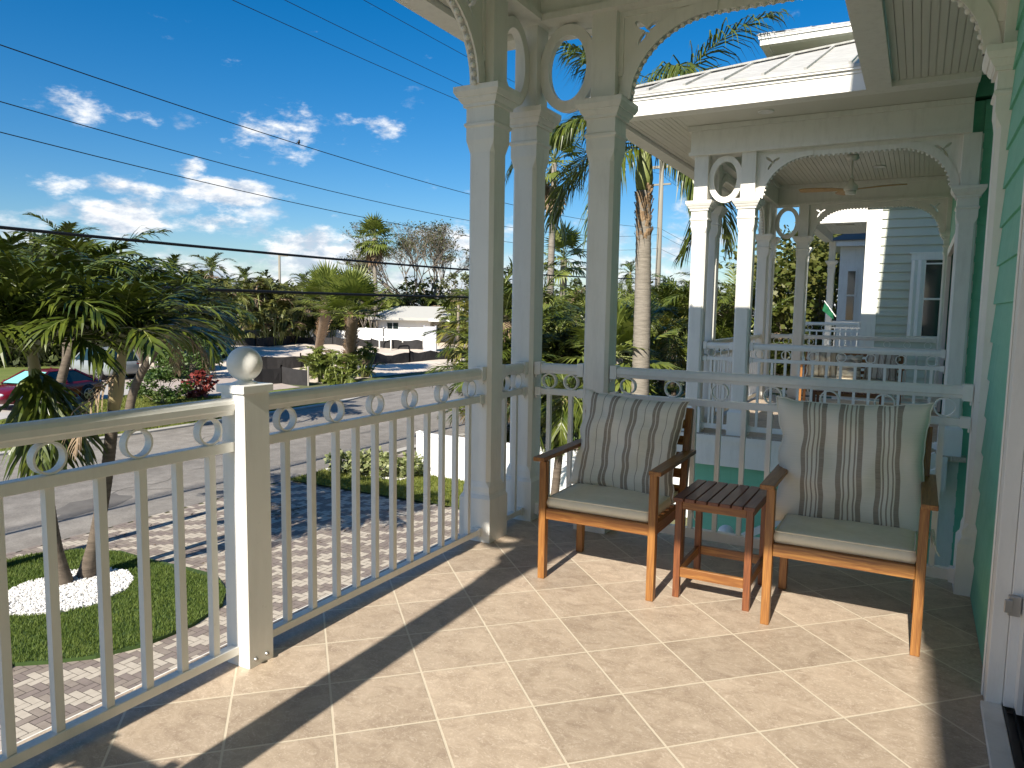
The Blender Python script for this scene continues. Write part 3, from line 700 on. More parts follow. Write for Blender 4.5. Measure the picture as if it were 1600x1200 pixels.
# ------------------------------------------------------------------ ceiling fan next door
t = thing('ceiling_fan', (-.90, 10.9, 3.49), 'three bladed ceiling fan with tan wooden blades on the porch next door', 'ceiling fan')
cx, cy = -.90, 10.9
m = MB(); m.lathe([(.001,3.489),(.075,3.489),(.078,3.46),(.06,3.42),(.001,3.418)], (cx,cy,0), 24); m.build('canopy', WHITE, t)
m = MB(); m.tube([(cx,cy,3.42),(cx,cy,3.14)], .013, 10); m.build('rod', WHITE, t)
m = MB(); m.lathe([(.001,3.19),(.025,3.185),(.045,3.13),(.085,3.10),(.09,3.05),(.08,3.035),(.001,3.035)], (cx,cy,0), 28); m.build('motor', WHITE, t)
m = MB(); m.lathe([(.001,2.985),(.06,2.985),(.068,2.995),(.07,3.034),(.001,3.034)], (cx,cy,0), 28); m.build('light_kit', ALU, t)
for a in (6, 172, 108):
    m = MB(); T = Matrix.Translation((cx, cy, 3.045)) @ Matrix.Rotation(R(a), 4, 'Z') @ Matrix.Rotation(R(12), 4, 'X')
    L_ = []
    for i in range(11):
        u = .06+.60*i/10; wd = .030+.038*sin(pi*min(1, i/7.)*.5)-(.02 if i == 10 else 0); lift = .035*sin(pi*.5*(i/10))
        L_.append([T @ Vector((u, -wd, lift)), T @ Vector((u, wd, lift)), T @ Vector((u, wd, lift+.010)), T @ Vector((u, -wd, lift+.010))])
    m.loft(L_); m.build('blade', FANWOOD, t)

# ================================================================== FURNITURE
def grain(o):
    """per board coordinate stretched along its longest side"""
    me = o.data; bm = bmesh.new(); bm.from_mesh(me); 
    seen = {}; isl = []
    bm.verts.ensure_lookup_table()
    for v in bm.verts:
        if v.index in seen: continue
        st = [v]; comp = []
        while st:
            x = st.pop()
            if x.index in seen: continue
            seen[x.index] = len(isl); comp.append(x); st += [e.other_vert(x) for e in x.link_edges]
        isl.append(comp)
    co = [None]*len(bm.verts)
    for k, comp in enumerate(isl):
        mn = Vector([min(v.co[i] for v in comp) for i in range(3)]); mx = Vector([max(v.co[i] for v in comp) for i in range(3)])
        ext = mx-mn; ax = max(range(3), key=lambda i: ext[i]); oth = [i for i in range(3) if i != ax]
        rnd = random.random()*90
        for v in comp: co[v.index] = (v.co[ax]*5+rnd, v.co[oth[0]]*70+rnd, v.co[oth[1]]*70)
    bm.free()
    a = me.attributes.new('grain', 'FLOAT_VECTOR', 'POINT'); a.data.foreach_set('vector', [c for p in co for c in p])
    return o
def pillow(par, name, m_, w, h, th, T, seed, wr=1.):
    """soft square cushion with pinched corners; T places it (local x = width, z = height, y = depth)"""
    n = 30; vs = []; cl = []; random.seed(seed)
    def pt(i, j, side):
        u = -1+2*i/n; v = -1+2*j/n
        pinch = 1-.075*(1-u*u)*abs(v)**6-.0
        px = u*w/2*(1+.02-.10*(1-abs(v)**2.5)*abs(u)**1.5); pz = v*h/2*(1+.02-.085*(1-abs(u)**2.5)*abs(v)**1.5)
        prof = max(0, (1-abs(u)**3)*(1-abs(v)**3))**.5
        wr_ = noise.noise(Vector((u*2.2+seed, v*1.6, side)))*.030+noise.noise(Vector((u*5+seed, v*2.5, side*3)))*.014*prof+noise.noise(Vector((u*3+v*7+seed, v*3-u*5, side*2)))*.012*prof*(abs(u)*.8+.2)
        edge = noise.noise(Vector((u*5, v*5, seed)))*.012*max(abs(u), abs(v))**6
        y = side*(th/2*prof+.004)+(wr_*prof)*wr
        pz -= .012*(1-abs(v))*0
        px += noise.noise(Vector((v*3.2+seed, u, 4)))*.010*(1-abs(v)**3)+.006*sin(v*9+seed)*max(0, -u)**3*(1-abs(v)**3)*1.6
        y -= .012*(1-v)*prof*(-side)*0+.0
        return Vector((px+edge, y, pz+edge*.5)), (u*w/2, v*h/2, seed)
    idx = {}
    for s in (-1, 1):
        for i in range(n+1):
            for j in range(n+1):
                p, c = pt(i, j, s); idx[(s, i, j)] = len(vs); vs.append(T @ p); cl.append(c)
    fs = []
    for s in (-1, 1):
        for i in range(n):
            for j in range(n):
                q = (idx[(s,i,j)], idx[(s,i+1,j)], idx[(s,i+1,j+1)], idx[(s,i,j+1)])
                fs.append(q if s < 0 else q[::-1])
    rim = [(i, 0) for i in range(n)]+[(n, j) for j in range(n)]+[(i, n) for i in range(n, 0, -1)]+[(0, j) for j in range(n, 0, -1)]
    for k in range(len(rim)):
        a = rim[k]; b = rim[(k+1) % len(rim)]
        fs.append((idx[(1, *a)], idx[(1, *b)], idx[(-1, *b)], idx[(-1, *a)]))
    m = MB(); m.add(vs, fs, True); o = m.build(name, m_, par, world=False)
    at = o.data.attributes.new('cloth', 'FLOAT_VECTOR', 'POINT'); at.data.foreach_set('vector', [x for c in cl for x in c])
    # flange seam
    mm = MB(); mm.tube([vs[idx[(-1, *a)]] for a in rim], .0035, 5, closed=True); mm.build('piping', STRAP, o, world=False)
    return o
def seat_cushion(par, w, d, h, z, seed, y0=0.):
    m = MB(); n = 22; rings = []
    def prof(i, j, top):
        u = -1+2*i/n; v = -1+2*j/n
        bul = (1-u**6)*(1-v**6)
        x = u*w/2*(1+.012*noise.noise(Vector((u*3, v*3, seed)))); y = y0+v*d/2
        zz = z+h*.5+(h*.5*(.72+.28*bul**.5)+.006*noise.noise(Vector((u*2.5+seed, v*2.5, 0)))*bul)*(1 if top else -1)
        if not top: zz = z+.002
        return (x, y, zz)
    vs = []; idx = {}
    for s in (0, 1):
        for i in range(n+1):
            for j in range(n+1): idx[(s,i,j)] = len(vs); vs.append(prof(i, j, s))
    fs = []
    for i in range(n):
        for j in range(n):
            fs.append((idx[(1,i,j)], idx[(1,i+1,j)], idx[(1,i+1,j+1)], idx[(1,i,j+1)])); fs.append((idx[(0,i,j+1)], idx[(0,i+1,j+1)], idx[(0,i+1,j)], idx[(0,i,j)]))
    rim = [(i, 0) for i in range(n)]+[(n, j) for j in range(n)]+[(i, n) for i in range(n, 0, -1)]+[(0, j) for j in range(n, 0, -1)]
    mid = []
    for k, a in enumerate(rim):
        t0 = Vector(vs[idx[(1,*a)]]); b0 = Vector(vs[idx[(0,*a)]]); c = (t0+b0)/2; o = Vector((c.x, c.y-y0, 0)).normalized()*.010
        mid.append(len(vs)); vs.append(c+o+Vector((0, 0, .004*noise.noise(Vector((k*.3, seed, 0))))))
    for k in range(len(rim)):
        k2 = (k+1) % len(rim); a, b = rim[k], rim[k2]
        fs.append((idx[(0,*a)], idx[(0,*b)], mid[k2], mid[k])); fs.append((mid[k], mid[k2], idx[(1,*b)], idx[(1,*a)]))
    m.add(vs, fs, True); o = m.build('seat_cushion', CUSH, par, world=False)
    mm = MB(); mm.tube([Vector(vs[idx[(1,*a)]])+Vector((0,0,.001)) for a in rim], .0032, 5, closed=True); mm.build('piping', CUSH, o, world=False)
    return o
def tie(par, p, seed, s=1):
    random.seed(seed); m = MB(); p = Vector(p)
    def loop(a, L_, dr):
        pts = []
        for i in range(13):
            t = i/12*2*pi; pts.append(p+Vector((s*(.004+L_*.42*sin(t/2)*cos(a)), .012*sin(t)*dr, -L_*(1-cos(t))/2*sin(a)+.02*sin(t))))
        m.tube(pts, .0028, 5)
    loop(.9, .07, 1); loop(1.3, .06, -1)
    m.tube([p, p+Vector((s*.02, .01, -.04)), p+Vector((s*.03, .0, -.09)), p+Vector((s*.045, .01, -.115))], .003, 5)
    m.tube([p, p+Vector((s*.01, .01, -.04)), p+Vector((s*.01, .0, -.075))], .003, 5)
    return m.build('cushion_tie', STRAP, par, world=False)
def armchair(loc, W, label, pil, pil_seed, pil_T, width_scale=1., rz=0., name='armchair', group=None, cat='armchair', pillows=None):
    t = thing(name, loc, label, cat, group, rz)
    hw = W/2; y0, y1 = -.27, .28; a = .0185
    def part(nm, f, mm=WOOD, bev=.003):
        m = MB(); f(m); return grain(m.build(nm, mm, t, bevel=bev, world=False))
    for s in (-1, 1):
        part('leg', lambda m: m.box((s*(hw-.0185)-a, y0, 0), (s*(hw-.0185)+a, y0+.042, .622)))
        # rear leg: upright below, raked above the seat
        def rear(m):
            x = s*(hw-.0185); prof = [(y1-.055, 0), (y1-.015, 0), (y1-.002, .36), (y1+.075, .872), (y1+.040, .882), (y1-.050, .38)]
            L_ = [[(x-a, y, z) for y, z in prof], [(x+a, y, z) for y, z in prof]]
            m.loft([L_[1], L_[0]])
        part('leg', rear)
        part('armrest', lambda m: m.bar((s*(hw-.004), y0-.022, .6345), (s*(hw-.004), y1+.055, .6425), .062, .022))
        part('side_rail', lambda m: m.box((s*(hw-.0185)-.011, y0+.0425, .318), (s*(hw-.0185)+.011, y1-.056, .376)))
    part('front_rail', lambda m: m.box((-hw+.0375, y0+.008, .320), (hw-.0375, y0+.032, .377)))
    def slats(m):
        for i in range(6): yy = y0+.06+i*.078; m.box((-hw+.03, yy, .352), (hw-.03, yy+.045, .366))
    part('seat_slats', slats)
    def bslats(m):
        for i in range(5): z = .44+i*.088; yy = y1-.035+(z-.38)*.165; m.bar((-hw+.036, yy, z), (hw-.036, yy, z), .016, .05, (0, .16, 1))
    part('backrest_slats', bslats)
    seat_cushion(t, W-.085, .50, .062, .378, pil_seed, .005)
    for i, (mm, pw, ph, pth, T) in enumerate(pillows): pillow(t, 'back_cushion', mm, pw, ph, pth, T, pil_seed+i*3)
    return t
def TP(x, y, z, rx=0, ry=0, rz=0):
    return Matrix.Translation((x, y, z)) @ Matrix.Rotation(R(rz), 4, 'Z') @ Matrix.Rotation(R(rx), 4, 'X') @ Matrix.Rotation(R(ry), 4, 'Y')
CG = 'wooden armchairs on the balcony'
c1 = armchair((-1.357, 3.625, 0), .625, 'left wooden armchair, its cushion striped with thin double lines', None, 3, None, group=CG, pillows=[(STR1, .60, .54, .13, TP(.0, .175, .675, -13, 3, -1))])
tie(c1, (.318, .30, .375), 5)
c2 = armchair((-.228, 3.635, 0), .635, 'right wooden armchair by the green wall, its plump cushion banded with wide stripes', None, 11, None, group=CG, pillows=[(STR2, .67, .60, .17, TP(-.02, .155, .695, -10, -1.5, 1))])
tie(c2, (.333, .16, .425), 8)
# side table
def side_table(loc, w, d, h, ns, label):
    t = thing('side_table', loc, label, 'side table'); k = .003
    def part(nm, f, mm=WOOD, bev=.002):
        m = MB(); f(m); return grain(m.build(nm, mm, t, bevel=bev, world=False))
    lx, ly = w/2-.024, d/2-.031
    for sx in (-1, 1):
        for sy in (-1, 1): part('leg', lambda m: m.box((sx*lx-.016, sy*ly-.016, 0), (sx*lx+.016, sy*ly+.016, h-.019)), WOODR)
    def top(m):
        p = (w+.007)/ns
        for i in range(ns): x = -w/2+i*p; m.box((x, -d/2, h-.018), (x+p-.007, d/2, h))
    part('tabletop', top, WOOD_SHADED)
    for nm, z0, z1 in (('apron', h-.058, h-.0185), ('stretcher', .105, .152)):
        for sgn in (-1, 1):
            a, b = sorted((sgn*(ly+.012), sgn*(ly-.008))); part(nm, lambda m: m.box((-lx+.0165, a, z0), (lx-.0165, b, z1)))
            a, b = sorted((sgn*(lx+.011), sgn*(lx-.009))); part(nm, lambda m: m.box((a, -ly+.0165, z0), (b, ly-.0165, z1-.004)))
    return t
side_table((-.800, 3.685, 0), .384, .452, .503, 7, 'small slatted wooden side table between the armchairs')
# loveseat on the porch next door
lv = armchair((-.84, 12.02, 0), 1.36, 'wooden loveseat with three striped cushions on the porch next door', None, 21, None, name='loveseat', cat='bench', pillows=[
    (STR2, .46, .46, .15, TP(-.42, .17, .66, -14, 0, 4)), (STR1, .42, .34, .14, TP(-.03, .06, .60, -16, 90, 0)), (STR2, .46, .46, .15, TP(.40, .17, .66, -14, 2, -5))])
side_table((-.72, 10.12, 0), .80, .50, .45, 11, 'low slatted table with sunlit legs on the porch next door')
# ================================================================== GROUND
m = MB(); n = 24; 
m.add([(-900, -300, GZ), (900, -300, GZ), (900, 1200, GZ), (-900, 1200, GZ)], [(0,1,2,3)]); struct('ground', m, SOIL, 'dry ground')
# street: polyline of near and far kerb
near = [(-12.9, -30), (-13.0, 0), (-13.05, 8), (-13.2, 15), (-13.1, 20), (-12.6, 26), (-13.2, 40), (-15, 62), (-19, 90), (-26, 130)]
far = [(-21.6, -30), (-21.6, 0), (-21.65, 10), (-21.7, 19.5), (-21.8, 24), (-23.0, 29), (-23.1, 42), (-23.0, 60), (-23.0, 75), (-23.4, 100), (-30, 140)]
def strip(name, A, B, z, m_, label, sub=1):
    m = MB(); vs = []
    for a, b in zip(A, B): vs += [(*a, z), (*b, z)]
    m.add(vs, [(2*i, 2*i+1, 2*i+3, 2*i+2)[::-1] for i in range(len(A)-1)]); return struct(name, m, m_, label)
strip('street', near, far, GZ+.012, ASPH, 'worn grey asphalt street')
def kerb(A, dx, name):
    m = MB()
    for a, b in zip(A[:-1], A[1:]):
        p = Vector((*a, GZ+.035)); q = Vector((*b, GZ+.035)); p.x += dx; q.x += dx; dd = (q-p).normalized()*.04
        m.bar(p-dd, q+dd, .30, .07)
    return struct(name, m, CONC, 'pale concrete kerb')
kerb(far, -.15, 'far_kerb'); kerb(near[3:], .14, 'near_kerb')
# tar and oil marks belong to the surface: dark patched repair
m = MB(); random.seed(5)
def blob(m, cx, cy, rx, ry, z, n=22, rot=0, rough=.3):
    pts = []
    for i in range(n):
        t = 2*pi*i/n; r = 1+rough*noise.noise(Vector((cos(t)*1.7+cx, sin(t)*1.7+cy, 3)))*2
        x, y = rx*r*cos(t), ry*r*sin(t); pts.append((cx+x*cos(rot)-y*sin(rot), cy+x*sin(rot)+y*cos(rot), z))
    m.add(pts, [tuple(range(n))])
STAIN = mat('oil_stained_asphalt', (.11, .10, .09), .9, (.17, .158, .14), 1.5, bump=.4, bs=160.)
blob(m, -14.8, 9.0, .5, .9, GZ+.017, rot=.3); blob(m, -17.0, 13.8, .12, .5, GZ+.017); blob(m, -16, 19, .1, .35, GZ+.017); blob(m, -19.2, 22, .15, .5, GZ+.017); blob(m, -18.5, 12, .1, .3, GZ+.017)
for k in range(26):
    x = random.uniform(-22, -14); y = random.uniform(6, 34)
    if random.random() < .5: blob(m, x, y, random.uniform(.03, .09), random.uniform(.15, .6), GZ+.0172, rot=random.uniform(-.6, .6), rough=.5)
    else:
        p = Vector((x, y, GZ+.0174)); a = random.uniform(-.5, .5)+pi/2
        for j in range(9):
            a += random.uniform(-.5, .5); q = p+Vector((cos(a), sin(a), 0))*random.uniform(.15, .4); n_ = Vector((-sin(a), cos(a), 0))*.011
            m.add([p-n_, p+n_, q+n_, q-n_], [(0,1,2,3)]); p = q
struct('street_stains', m, STAIN, 'dark oil stains on the street')

# herringbone pavers of the near driveway
def pavers(name, x0, x1, y0, y1, z, inside, label, seed=2):
    random.seed(seed); w = .1; g = .0035; m = MB()
    nx, ny = int((x1-x0)/w), int((y1-y0)/w)
    for i in range(-1, nx+1):
        for j in range(-1, ny+2):
            k = (i-j) % 4
            if k == 0: a = (x0+i*w, y0+j*w, x0+(i+2)*w, y0+(j+1)*w)
            elif k == 2: a = (x0+i*w, y0+(j-1)*w, x0+(i+1)*w, y0+(j+1)*w)
            else: continue
            cx, cy = (a[0]+a[2])/2, (a[1]+a[3])/2
            if not inside(cx, cy): continue
            q = random.random(); row = (i-j-k)//4 if k == 0 else (i-j-2)//4
            m.cur = 0 if q < (.80 if row % 2 == 0 else .10) else (1 if random.random() < .6 else 2)
            zz = z+random.uniform(-.0012, .0012)
            m.add([(a[0]+g, a[1]+g, zz), (a[2]-g, a[1]+g, zz), (a[2]-g, a[3]-g, zz), (a[0]+g, a[3]-g, zz)], [(0,1,2,3)])
    o = struct(name, m, [PV1, PV2, PV3], label); return o
m = MB(); m.add([(-12.95, -6, GZ+.03), (-3.0, -6, GZ+.03), (-3.0, 12.6, GZ+.03), (-12.95, 12.6, GZ+.03)], [(0,1,2,3)]); struct('driveway_base', m, PAVEJ, 'joint sand under the pavers')
pavers('driveway', -12.9, -3.5, 1.5, 12.6, GZ+.042, lambda x, y: y < 12.62+.02*(x+8), 'herringbone brick driveway in cream and mauve')
m = MB(); m.add([(-12.8, 15.9, GZ+.03), (-3, 15.9, GZ+.03), (-3, 26, GZ+.03), (-12.4, 26, GZ+.03)], [(0,1,2,3)]); struct('neighbour_driveway_base', m, PAVEJ, 'joint sand')
pavers('neighbour_driveway', -12.7, -6.5, 16.0, 25.0, GZ+.042, lambda x, y: True, 'cream and mauve brick driveway of the house next door', 4)
# apron by the far lots
def flatpoly(name, pts, z, m_, label):
    m = MB(); m.add([(x, y, z) for x, y in pts], [tuple(range(len(pts)))]); return struct(name, m, m_, label)
def pxy(L_): return [(on_z(x, y).x, on_z(x, y).y) for x, y in L_]
m = MB(); vs = []
far2 = [(-21.6, -2), (-21.65, 10), (-21.7, 19.5), (-21.85, 24.5)]
for (x, y), w in zip(far2, (40, 38, 36, 12)): vs += [(x-.3, y, GZ+.02), (x-w, y+6, GZ+.02)]
m.add(vs, [(2*i, 2*i+1, 2*i+3, 2*i+2) for i in range(3)]); struct('far_lawn', m, LAWN, 'sunlit lawn across the street')
flatpoly('red_car_driveway', pxy([(-70, 672), (0, 657), (60, 643), (115, 631), (173, 623), (206, 616), (216, 606), (150, 600), (60, 603), (-70, 612)]), GZ+.03, CONC, 'pale concrete driveway under the red car')
flatpoly('far_driveway', pxy([(216, 607), (283, 619), (352, 619), (410, 612), (470, 606), (420, 596), (350, 588), (300, 585), (205, 582), (110, 578), (90, 590), (150, 598)]), GZ+.034, mat('pinkish_pavers', (.40, .33, .28), .9, (.52, .44, .38), 2.2, bump=.3, bs=20), 'pinkish paved driveway')
# sandy lot, gently lumpy
m = MB(); nx, ny = 44, 44; vs = []
for i in range(nx+1):
    for j in range(ny+1):
        u, v = i/nx, j/ny
        x = -28.3-u*52; y = 30+v*50-u*2
        edge = min(u, 1-u, v, 1-v)*8; edge = min(1, edge)
        vs.append((x, y, GZ+.035+edge*(.22+.28*noise.noise(Vector((x*.16, y*.16, 1)))+.14*noise.noise(Vector((x*.6, y*.6, 2))))))
m.add(vs, [(i*(ny+1)+j, i*(ny+1)+j+1, (i+1)*(ny+1)+j+1, (i+1)*(ny+1)+j) for i in range(nx) for j in range(ny)], True); struct('sand_lot', m, SAND, 'bare pale sand of the cleared building lot')
# verge planted right side and long lawn
flatpoly('verge', [(-13.0, 12.66), (-7.6, 12.72), (-6.0, 12.9), (-6.0, 15.0), (-13.1, 15.0)], GZ+.05, LAWN, 'near lawn strip')
flatpoly('far_right_lawn', [(-13.4, 44), (-14.2, 52), (-9, 60), (2, 60), (2, 44)], GZ+.02, LAWN, 'lawn down the street')
flatpoly('street_end_lawn', [(-23.0, 82), (-21, 84), (-10, 130), (-32, 130), (-27, 98)], GZ+.03, mat('sunny_lawn', (.22, .24, .06), .9, (.28, .28, .08), .5), 'sunny lawn at the end of the street')

# turf island with white gravel
ISL = [on_z(x, y) for x, y in ((354,930),(348,952),(300,985),(230,1015),(150,1035),(80,1043),(20,1047))]
top_ = [on_z(x, y) for x, y in ((0,886),(30,878),(60,872),(120,866),(190,868),(230,880),(290,893),(335,905))]
poly = [(p.x, p.y) for p in ISL]+[(-8.4, 3.6), (-9.6, 2.8), (-11.4, 2.9), (-12.5, 4.2)]+[(p.x, p.y) for p in top_]
def inpoly(x, y, P_):
    c = False; j = len(P_)-1
    for i in range(len(P_)):
        if (P_[i][1] > y) != (P_[j][1] > y) and x < (P_[j][0]-P_[i][0])*(y-P_[i][1])/(P_[j][1]-P_[i][1])+P_[i][0]: c = not c
        j = i
    return c
m = MB(); n = len(poly)
m.add([(x, y, GZ+.04) for x, y in poly]+[(x, y, GZ+.085) for x, y in poly], [tuple(range(n, 2*n))]+[(i, (i+1) % n, n+(i+1) % n, n+i) for i in range(n)]); struct('turf_bed', m, mat('turf_backing', (.035, .07, .012), .95, (.05, .09, .016), 6.), 'base of the turf island')
grav = [(p.x, p.y) for p in [on_z(x, y, GZ+.09) for x, y in ((210,905),(196,922),(150,945),(95,957),(40,962),(0,960),(0,930),(40,912),(110,893),(160,888),(198,893))]]
def blades(name, inside, box_, n, h, wd, z, m_, label, seed):
    random.seed(seed); m = MB(); k = 0
    while k < n:
        x = random.uniform(box_[0], box_[1]); y = random.uniform(box_[2], box_[3])
        if not inside(x, y): 
            k += .2; continue
        k += 1; a = random.uniform(0, 2*pi); l = h*random.uniform(.55, 1.2); b_ = random.uniform(0, 2*pi); s = l*random.uniform(.2, .8)
        dx, dy = wd*cos(a), wd*sin(a)
        m.add([(x-dx, y-dy, z), (x+dx, y+dy, z), (x+s*cos(b_), y+s*sin(b_), z+l)], [(0,1,2)])
    o = m.build(name, m_); tag(o, label, 'grass', None, 'stuff'); return o
blades('artificial_turf', lambda x, y: inpoly(x, y, poly) and not inpoly(x, y, grav), (-12.8, -7.8, 2.8, 7.3), 60000, .045, .006, GZ+.085, TURF, 'deep green artificial turf around the white pebble ring', 3)
blades('lawn_grass', lambda x, y: inpoly(x, y, [(-13.0, 12.66), (-7.6, 12.72), (-6.0, 12.9), (-6.0, 15.0), (-13.1, 15.0)]), (-13.1, -6, 12.6, 15.0), 16000, .07, .010, GZ+.05, GRASSB, 'rough sunlit lawn strip beside the white fence', 4)
VG = pxy([(-20, 708), (160, 685), (351, 657), (430, 643), (485, 634), (430, 630), (352, 621), (283, 621), (206, 618), (115, 634), (0, 660), (-20, 664)])
blades('verge_grass', lambda x, y: inpoly(x, y, VG), (-34, -22, 8, 26), 30000, .09, .018, GZ+.02, GRASSB, 'green grass verge across the street', 6)
# dry leaves and twigs dropped on the paving
m = MB(); random.seed(31)
for k in range(150):
    if k < 70: c = on_z(445+random.gauss(0, 12), 800+random.gauss(0, 6))
    else: c = Vector((random.uniform(-12.6, -8), random.uniform(7, 12.4), 0))
    z = GZ+.046; a = random.uniform(0, 2*pi); l = random.uniform(.02, .07)*(2.2 if k < 40 else 1); w_ = random.uniform(.004, .014); d_ = Vector((cos(a), sin(a), 0)); n_ = Vector((-d_.y, d_.x, 0)); c = Vector((c.x, c.y, z))
    m.add([c-d_*l, c+n_*w_+Vector((0,0,.012)), c+d_*l+Vector((0,0,.006)), c-n_*w_], [(0,1,2,3)])
tag(m.build('fallen_leaves', LITTER), 'dry leaves and twigs scattered over the brick driveway', 'leaves', None, 'stuff')
# pebbles
random.seed(9); m = MB(); k = 0; gx = [p[0] for p in grav]; gy = [p[1] for p in grav]
m2 = MB(); m2.add([(x, y, GZ+.089) for x, y in grav], [tuple(range(len(grav)))]); struct('pebble_bed', m2, PEB, 'bed under the white pebbles')
while k < 5200:
    x = random.uniform(min(gx), max(gx)); y = random.uniform(min(gy), max(gy))
    if not inpoly(x, y, grav): continue
    k += 1; r = random.uniform(.014, .032); a = random.uniform(0, pi); T = Matrix.Translation((x, y, GZ+.09+random.uniform(0, .03))) @ Matrix.Rotation(a, 4, 'Z') @ Matrix.Rotation(random.uniform(-.7, .7), 4, 'X')
    vs = [T @ Vector(p) for p in ((r,0,0),(-r*1.2,0,0),(0,r*.8,0),(0,-r*.7,0),(0,0,r*.7),(0,0,-r*.7))]
    m.add(vs, [(0,2,4),(2,1,4),(1,3,4),(3,0,4),(2,0,5),(1,2,5),(3,1,5),(0,3,5)])
tag(m.build('white_pebbles', PEB), 'white pebbles heaped round the two palm trunks', 'pebbles', None, 'stuff')

# ================================================================== VEGETATION
def pinnate(m, root, az, el0, L_, droop, nl, ll, lw, hang=.35, stem=1, leaf=0, ang=.9, rn=None, vee=.35, rr=.018, segs=3):
    rn = rn or random
    n = 16; p = Vector(root); pts = [p.copy()]; tg = []
    h = Vector((cos(az), sin(az), 0)); up = Vector((0, 0, 1))
    for i in range(n):
        el = el0-droop*((i+.5)/n)**1.25; d = h*cos(el)+up*sin(el); tg.append(d); p = p+d*(L_/n); pts.append(p.copy())
    tg.append(tg[-1])
    m.cur = stem; m.tube(pts, [rr*(1-.85*i/n)+.002 for i in range(n+1)], 4, cap=False)
    m.cur = leaf
    side = Vector((-h.y, h.x, 0))
    for k in range(nl):
        t = .10+.90*k/(nl-1); f = t*n; i = min(n-1, int(f)); q = pts[i].lerp(pts[i+1], f-i); d = tg[i]
        nrm = side.cross(d); 
        if nrm.z < 0: nrm = -nrm
        env = (.45+.55*min(1, t/.25))*(1 if t < .7 else 1-.62*((t-.7)/.3))
        for s in (-1, 1):
            a = ang*(1-.45*t)+rn.uniform(-.12, .12)
            dr = side*s*sin(a)+d*cos(a)+nrm*(vee+rn.uniform(-.25, .2)); dr.normalize()
            l = ll*env*rn.uniform(.85, 1.1)
            w = dr.cross(nrm).normalized()*lw*.5
            tw = rn.uniform(-.5, .5); w = (w*cos(tw)+nrm*lw*.5*sin(tw))
            c = q.copy(); e = dr.copy(); vs = [c-w*.55, c+w*.55]
            for g in range(1, segs+1):
                e = (e-up*hang*rn.uniform(.7, 1.4)*g/segs).normalized(); c = c+e*(l/segs)
                ww = w*(1, .85, .5, .0)[min(3, int(g*3/segs))] if g < segs else w*0
                if g < segs: vs += [c-ww, c+ww]
                else: vs.append(c)
            fs = [(2*g, 2*g+1, 2*g+3, 2*g+2) for g in range(segs-1)]+[(2*segs-2, 2*segs-1, 2*segs)]
            m.add(vs, fs)
def fan(m, root, az, el, pet, r, nseg, droop=.4, leaf=0, stem=1, rn=None):
    rn = rn or random; h = Vector((cos(az), sin(az), 0)); up = Vector((0,0,1)); d = h*cos(el)+up*sin(el)
    root = Vector(root); side = Vector((-h.y, h.x, 0)); c = root+d*pet-up*droop*pet*.15
    m.cur = stem; m.tube([root, root+d*pet*.5+up*pet*.03, c], [.022, .016, .012], 4, cap=False)
    m.cur = leaf; nrm = side.cross(d)
    if nrm.z < 0: nrm = -nrm
    for k in range(nseg):
        a = -2.0+4.0*k/(nseg-1); e = d*cos(a)+side*sin(a); l = r*(1-.22*abs(a/2.))*rn.uniform(.9, 1.08)
        w = (d*(-sin(a))+side*cos(a))*(r*2.0/nseg)*.5
        p1 = c+e*l*.55+nrm*(.02*(k % 2)); e2 = (e-up*droop*rn.uniform(.6, 1.6)).normalized(); p2 = p1+e2*l*.45
        m.add([c, p1-w, p1+w+nrm*.02, p2], [(0,1,2), (1,3,2)])
def curve_pts(a, b, bow, n=14, bow2=(0, 0)):
    a = Vector(a); b = Vector(b); out = []
    for i in range(n+1):
        t = i/n; p = a.lerp(b, t); s = sin(pi*t); p += Vector((bow[0]*s, bow[1]*s, 0)); out.append(p)
    return out
